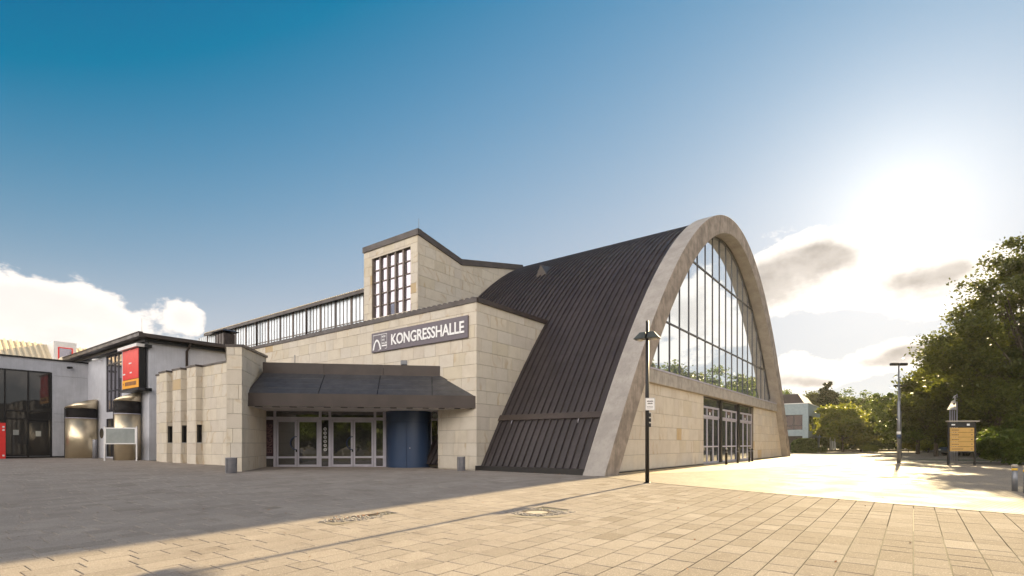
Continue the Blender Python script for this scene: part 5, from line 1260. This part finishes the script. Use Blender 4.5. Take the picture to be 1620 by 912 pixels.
for k, (px, Y, sc_) in enumerate(((1452, 84, 1.9), (1468, 80, 1.5), (1482, 84, 1.9), (1494, 78, 1.6), (1437, 86, 1.5))): plant('shrub', 'lit_bush', (px-810)/838*Y, Y, ('sunlit bush just right of the tall lamps', 'small sunlit bush beside the slim tree trunk', 'wide sunlit bush between slim tree and sign', 'sunlit bush touching the wayfinding board', 'sunlit bush behind the tall lamps')[k], 'bush', 'sunlit bushes under the far trees', k*1.3, sc_, 0, True)
UND = ('below the conifer by the office annex', 'behind the broad light green tree', 'between the two light green trees', 'behind the smaller light green tree', 'left of the bright gap in the tree line', 'at the bright gap in the tree line', 'just left of the tall lamps',
       'directly behind the tall lamps', 'just right of the tall lamps', 'behind the slim tree right of the lamps', 'left of the flagpoles', 'behind the flagpoles', 'behind the wayfinding board', 'right of the wayfinding board', 'left of the big tree at the right edge', 'behind the big tree at the right edge')
for k, (px, Y, sc_) in enumerate(((1302, 104, 1.3), (1322, 106, 1.2), (1343, 108, 1.3), (1362, 110, 1.2), (1380, 116, 1.0), (1408, 120, 1.2), (1430, 104, 1.3), (1448, 100, 1.3), (1466, 102, 1.4), (1486, 96, 1.5), (1506, 90, 1.5), (1530, 84, 1.5), (1552, 74, 1.5), (1575, 62, 1.4), (1598, 56, 1.4), (1620, 52, 1.3))):
    plant('bush', 'undergrowth_bush', (px-810)/838*Y, Y, 'dark undergrowth bush %s' % UND[k], 'bush', 'undergrowth below the far trees', k*2.1, sc_, 0)
# right hand side beyond the frame (mirrored in the big glass)
for k, (x, y, sc_) in enumerate(((62, 55, 1.35), (74, 60, 1.4), (84, 72, 1.45), (95, 82, 1.4), (70, 40, 1.2), (104, 92, 1.5))): plant(('mid', 'mid2')[k % 2], 'mirrored_tree', x, y, 'tree beyond the right edge, mirrored in the arch glazing', 'tree', 'trees mirrored in the arch glazing', k*1.1, sc_, 0)
# behind the camera (mirrored in the doors)
for k, (x, y, sc_) in enumerate(((-17.6, -24, 1.0), (-30, -27, 1.1), (-6, -30, 1.25), (5, -28, 1.2), (-22, -36, 1.5), (-40, -30, 1.3), (-11, -38, 1.5), (-52, -24, 1.3), (-1, -40, 1.5), (16, -30, 1.3), (-34, -40, 1.5), (-62, -10, 1.4), (-66, 8, 1.3))):
    plant(('mid2', 'mid')[k % 2], 'park_tree', x, y, 'tree of the park opposite, mirrored in the entrance doors', 'tree', 'park trees mirrored in the entrance doors', k*1.7, sc_, None)

# clipped hedge and ball
def hedge(F, prof, L, mt, name, label, cat, seed, n=5200):
    rg = np.random.default_rng(seed); t = thing(name, F.o, label, cat); pr = [(x, z) for x, z in prof]
    m = MB(); m.prism([F(x, .12, z-.06 if z > 0 else z) for x, z in pr], [F(x, L-.12, z-.06 if z > 0 else z) for x, z in pr]); m.build('inner_mass', M['leafd'], t, tone=.2)
    q = [F(x, 0, z) for x, z in pr]; P = []
    for _ in range(n):
        i = int(rg.integers(0, len(pr)-1)); f = rg.random(); a = pr[i]; b = pr[i+1]; x, z = a[0]+(b[0]-a[0])*f, a[1]+(b[1]-a[1])*f; y = rg.random()*L
        if rg.random() < .35: y = 0 if rg.random() < .7 else L; x = rg.uniform(min(p[0] for p in pr), max(p[0] for p in pr)); z = rg.uniform(0, .97)*np.interp(x, [p[0] for p in pr], [p[1] for p in pr])
        P.append(F(x, y, z)+Vector(rg.normal(size=3)*.03)-F.o)
    pos = np.array([tuple(p) for p in P]); k = len(pos); a = rg.normal(size=(k, 3)); a /= np.linalg.norm(a, axis=1)[:, None]; b = np.cross(a, rg.normal(size=(k, 3))); b /= np.linalg.norm(b, axis=1)[:, None]
    v = np.stack([pos-a*.09, pos-b*.05, pos+a*.09, pos+b*.05], 1).reshape(-1, 3); me = quad_mesh('leaves', v, np.repeat(rg.random(k), 4), M[mt]); o = bpy.data.objects.new('leaves', me); COL.objects.link(o); o.parent = t
pr = [(0, 0), (0, 1.35), (.35, 1.8), (1.0, 2.08), (2.2, 2.12), (2.9, 2.0), (3.25, 1.7), (3.4, 1.2), (3.4, 0)]
hedge(Frame((41.2, 77.5, 0), (.99, -.06, 0), (.3, .95, 0)), pr, 1.8, 'leafm', 'clipped_hedge', 'large clipped hedge block with rounded top before the office building', 'hedge', 2)
hedge(Frame((43.4, 80.2, 0), (.99, -.06, 0), (.3, .95, 0)), [(x*.75, z*.95) for x, z in pr], 1.5, 'leafm', 'clipped_hedge', 'second clipped hedge peeping out behind the large one', 'hedge', 3, 3000)
ang = np.linspace(0, math.pi, 9); hedge(Frame((45.3, 77.6, 0), (1, 0, 0), (0, 1, 0)), [(.42-.42*math.cos(a), .42+.42*math.sin(a)) if 0 < a < 3.1 else (.84 if a > 2 else 0, .2) for a in ang], .8, 'leafm', 'clipped_ball', 'small clipped ball of box right of the large hedge', 'bush', 4, 1200)

for k in range(20):
    x = -70+k*5.2; plant('bush', 'park_thicket', x, -33-(k % 3)*2.5, 'thicket of the park opposite, mirrored in the entrance doors', 'bush', 'park thickets mirrored in the entrance doors', k*1.9, (1.9, 1.5, 2.0+.3*(k % 2)), None)

# a few fallen leaves and weeds where walls meet the paving
rng = random.Random(77); m = MB(); m2 = MB()
spots = [(FC(-1.9+1.9*t, .9*(1-t), 0), .25) for t in (0, .2, .5, .8)]+[(FB(20.1, w, 0), .3) for w in (18.2, 19, 20)]+[(FB(13.7, w, 0), .35) for w in np.arange(32, 41, .8)]+[(FB(s_, 10.6, 0), .3) for s_ in np.arange(24, 60, 1.6)]+[(FB(20.2, w, 0), .25) for w in np.arange(11.8, 17.6, .8)]
for c, sp in spots:
    for k in range(7):
        x, y = c.x+rng.gauss(0, sp*1.4), c.y+rng.gauss(0, sp)-.1; a = rng.uniform(0, 6.3); q = rng.uniform(.025, .05)
        G = Frame((x, y, gz(x, y)+.012), (math.cos(a), math.sin(a), rng.uniform(-.3, .3)), (-math.sin(a), math.cos(a), rng.uniform(-.3, .3))); (m if rng.random() < .75 else m2).poly([G(-q, 0, .0), G(0, -q*.5, .004), G(q, 0, .012), G(0, q*.5, .006)])
for k in range(140):
    x, y = rng.uniform(-14, 12), rng.uniform(6, 30)
    if abs(x) > y: continue
    a = rng.uniform(0, 6.3); q = rng.uniform(.02, .04); G = Frame((x, y, gz(x, y)+.012), (math.cos(a), math.sin(a), .2), (-math.sin(a), math.cos(a), .1)); m.poly([G(-q, 0, 0), G(0, -q*.5, .004), G(q, 0, .01), G(0, q*.5, .006)])
o = m.build('fallen_leaves', M['leaflitter'], None, kind='stuff', fix=False); tag(o, 'thin scatter of small brown fallen leaves on the paving and along the walls', 'leaves')
o = m2.build('wall_weeds', M['grass'], None, kind='stuff', fix=False); tag(o, 'tiny green weeds at the foot of the stone walls', 'weeds')

# ================================================================== AIR
if HAZE:
    m = MB(); m.box(FW, -120, 150, -60, 230, -1.6, 24)
    hm = bpy.data.materials.new('haze_air'); hm.use_nodes = True; hn = NT(hm.node_tree); hn.n.clear()
    pv = hn.new('ShaderNodeVolumePrincipled'); pv.inputs['Density'].default_value = HAZE; pv.inputs['Color'].default_value = (.95, .93, .90, 1); pv.inputs['Anisotropy'].default_value = .45
    ho = hn.new('ShaderNodeOutputMaterial'); hn.l.new(pv.outputs[0], ho.inputs['Volume']); m.build('haze', hm, kind='stuff')
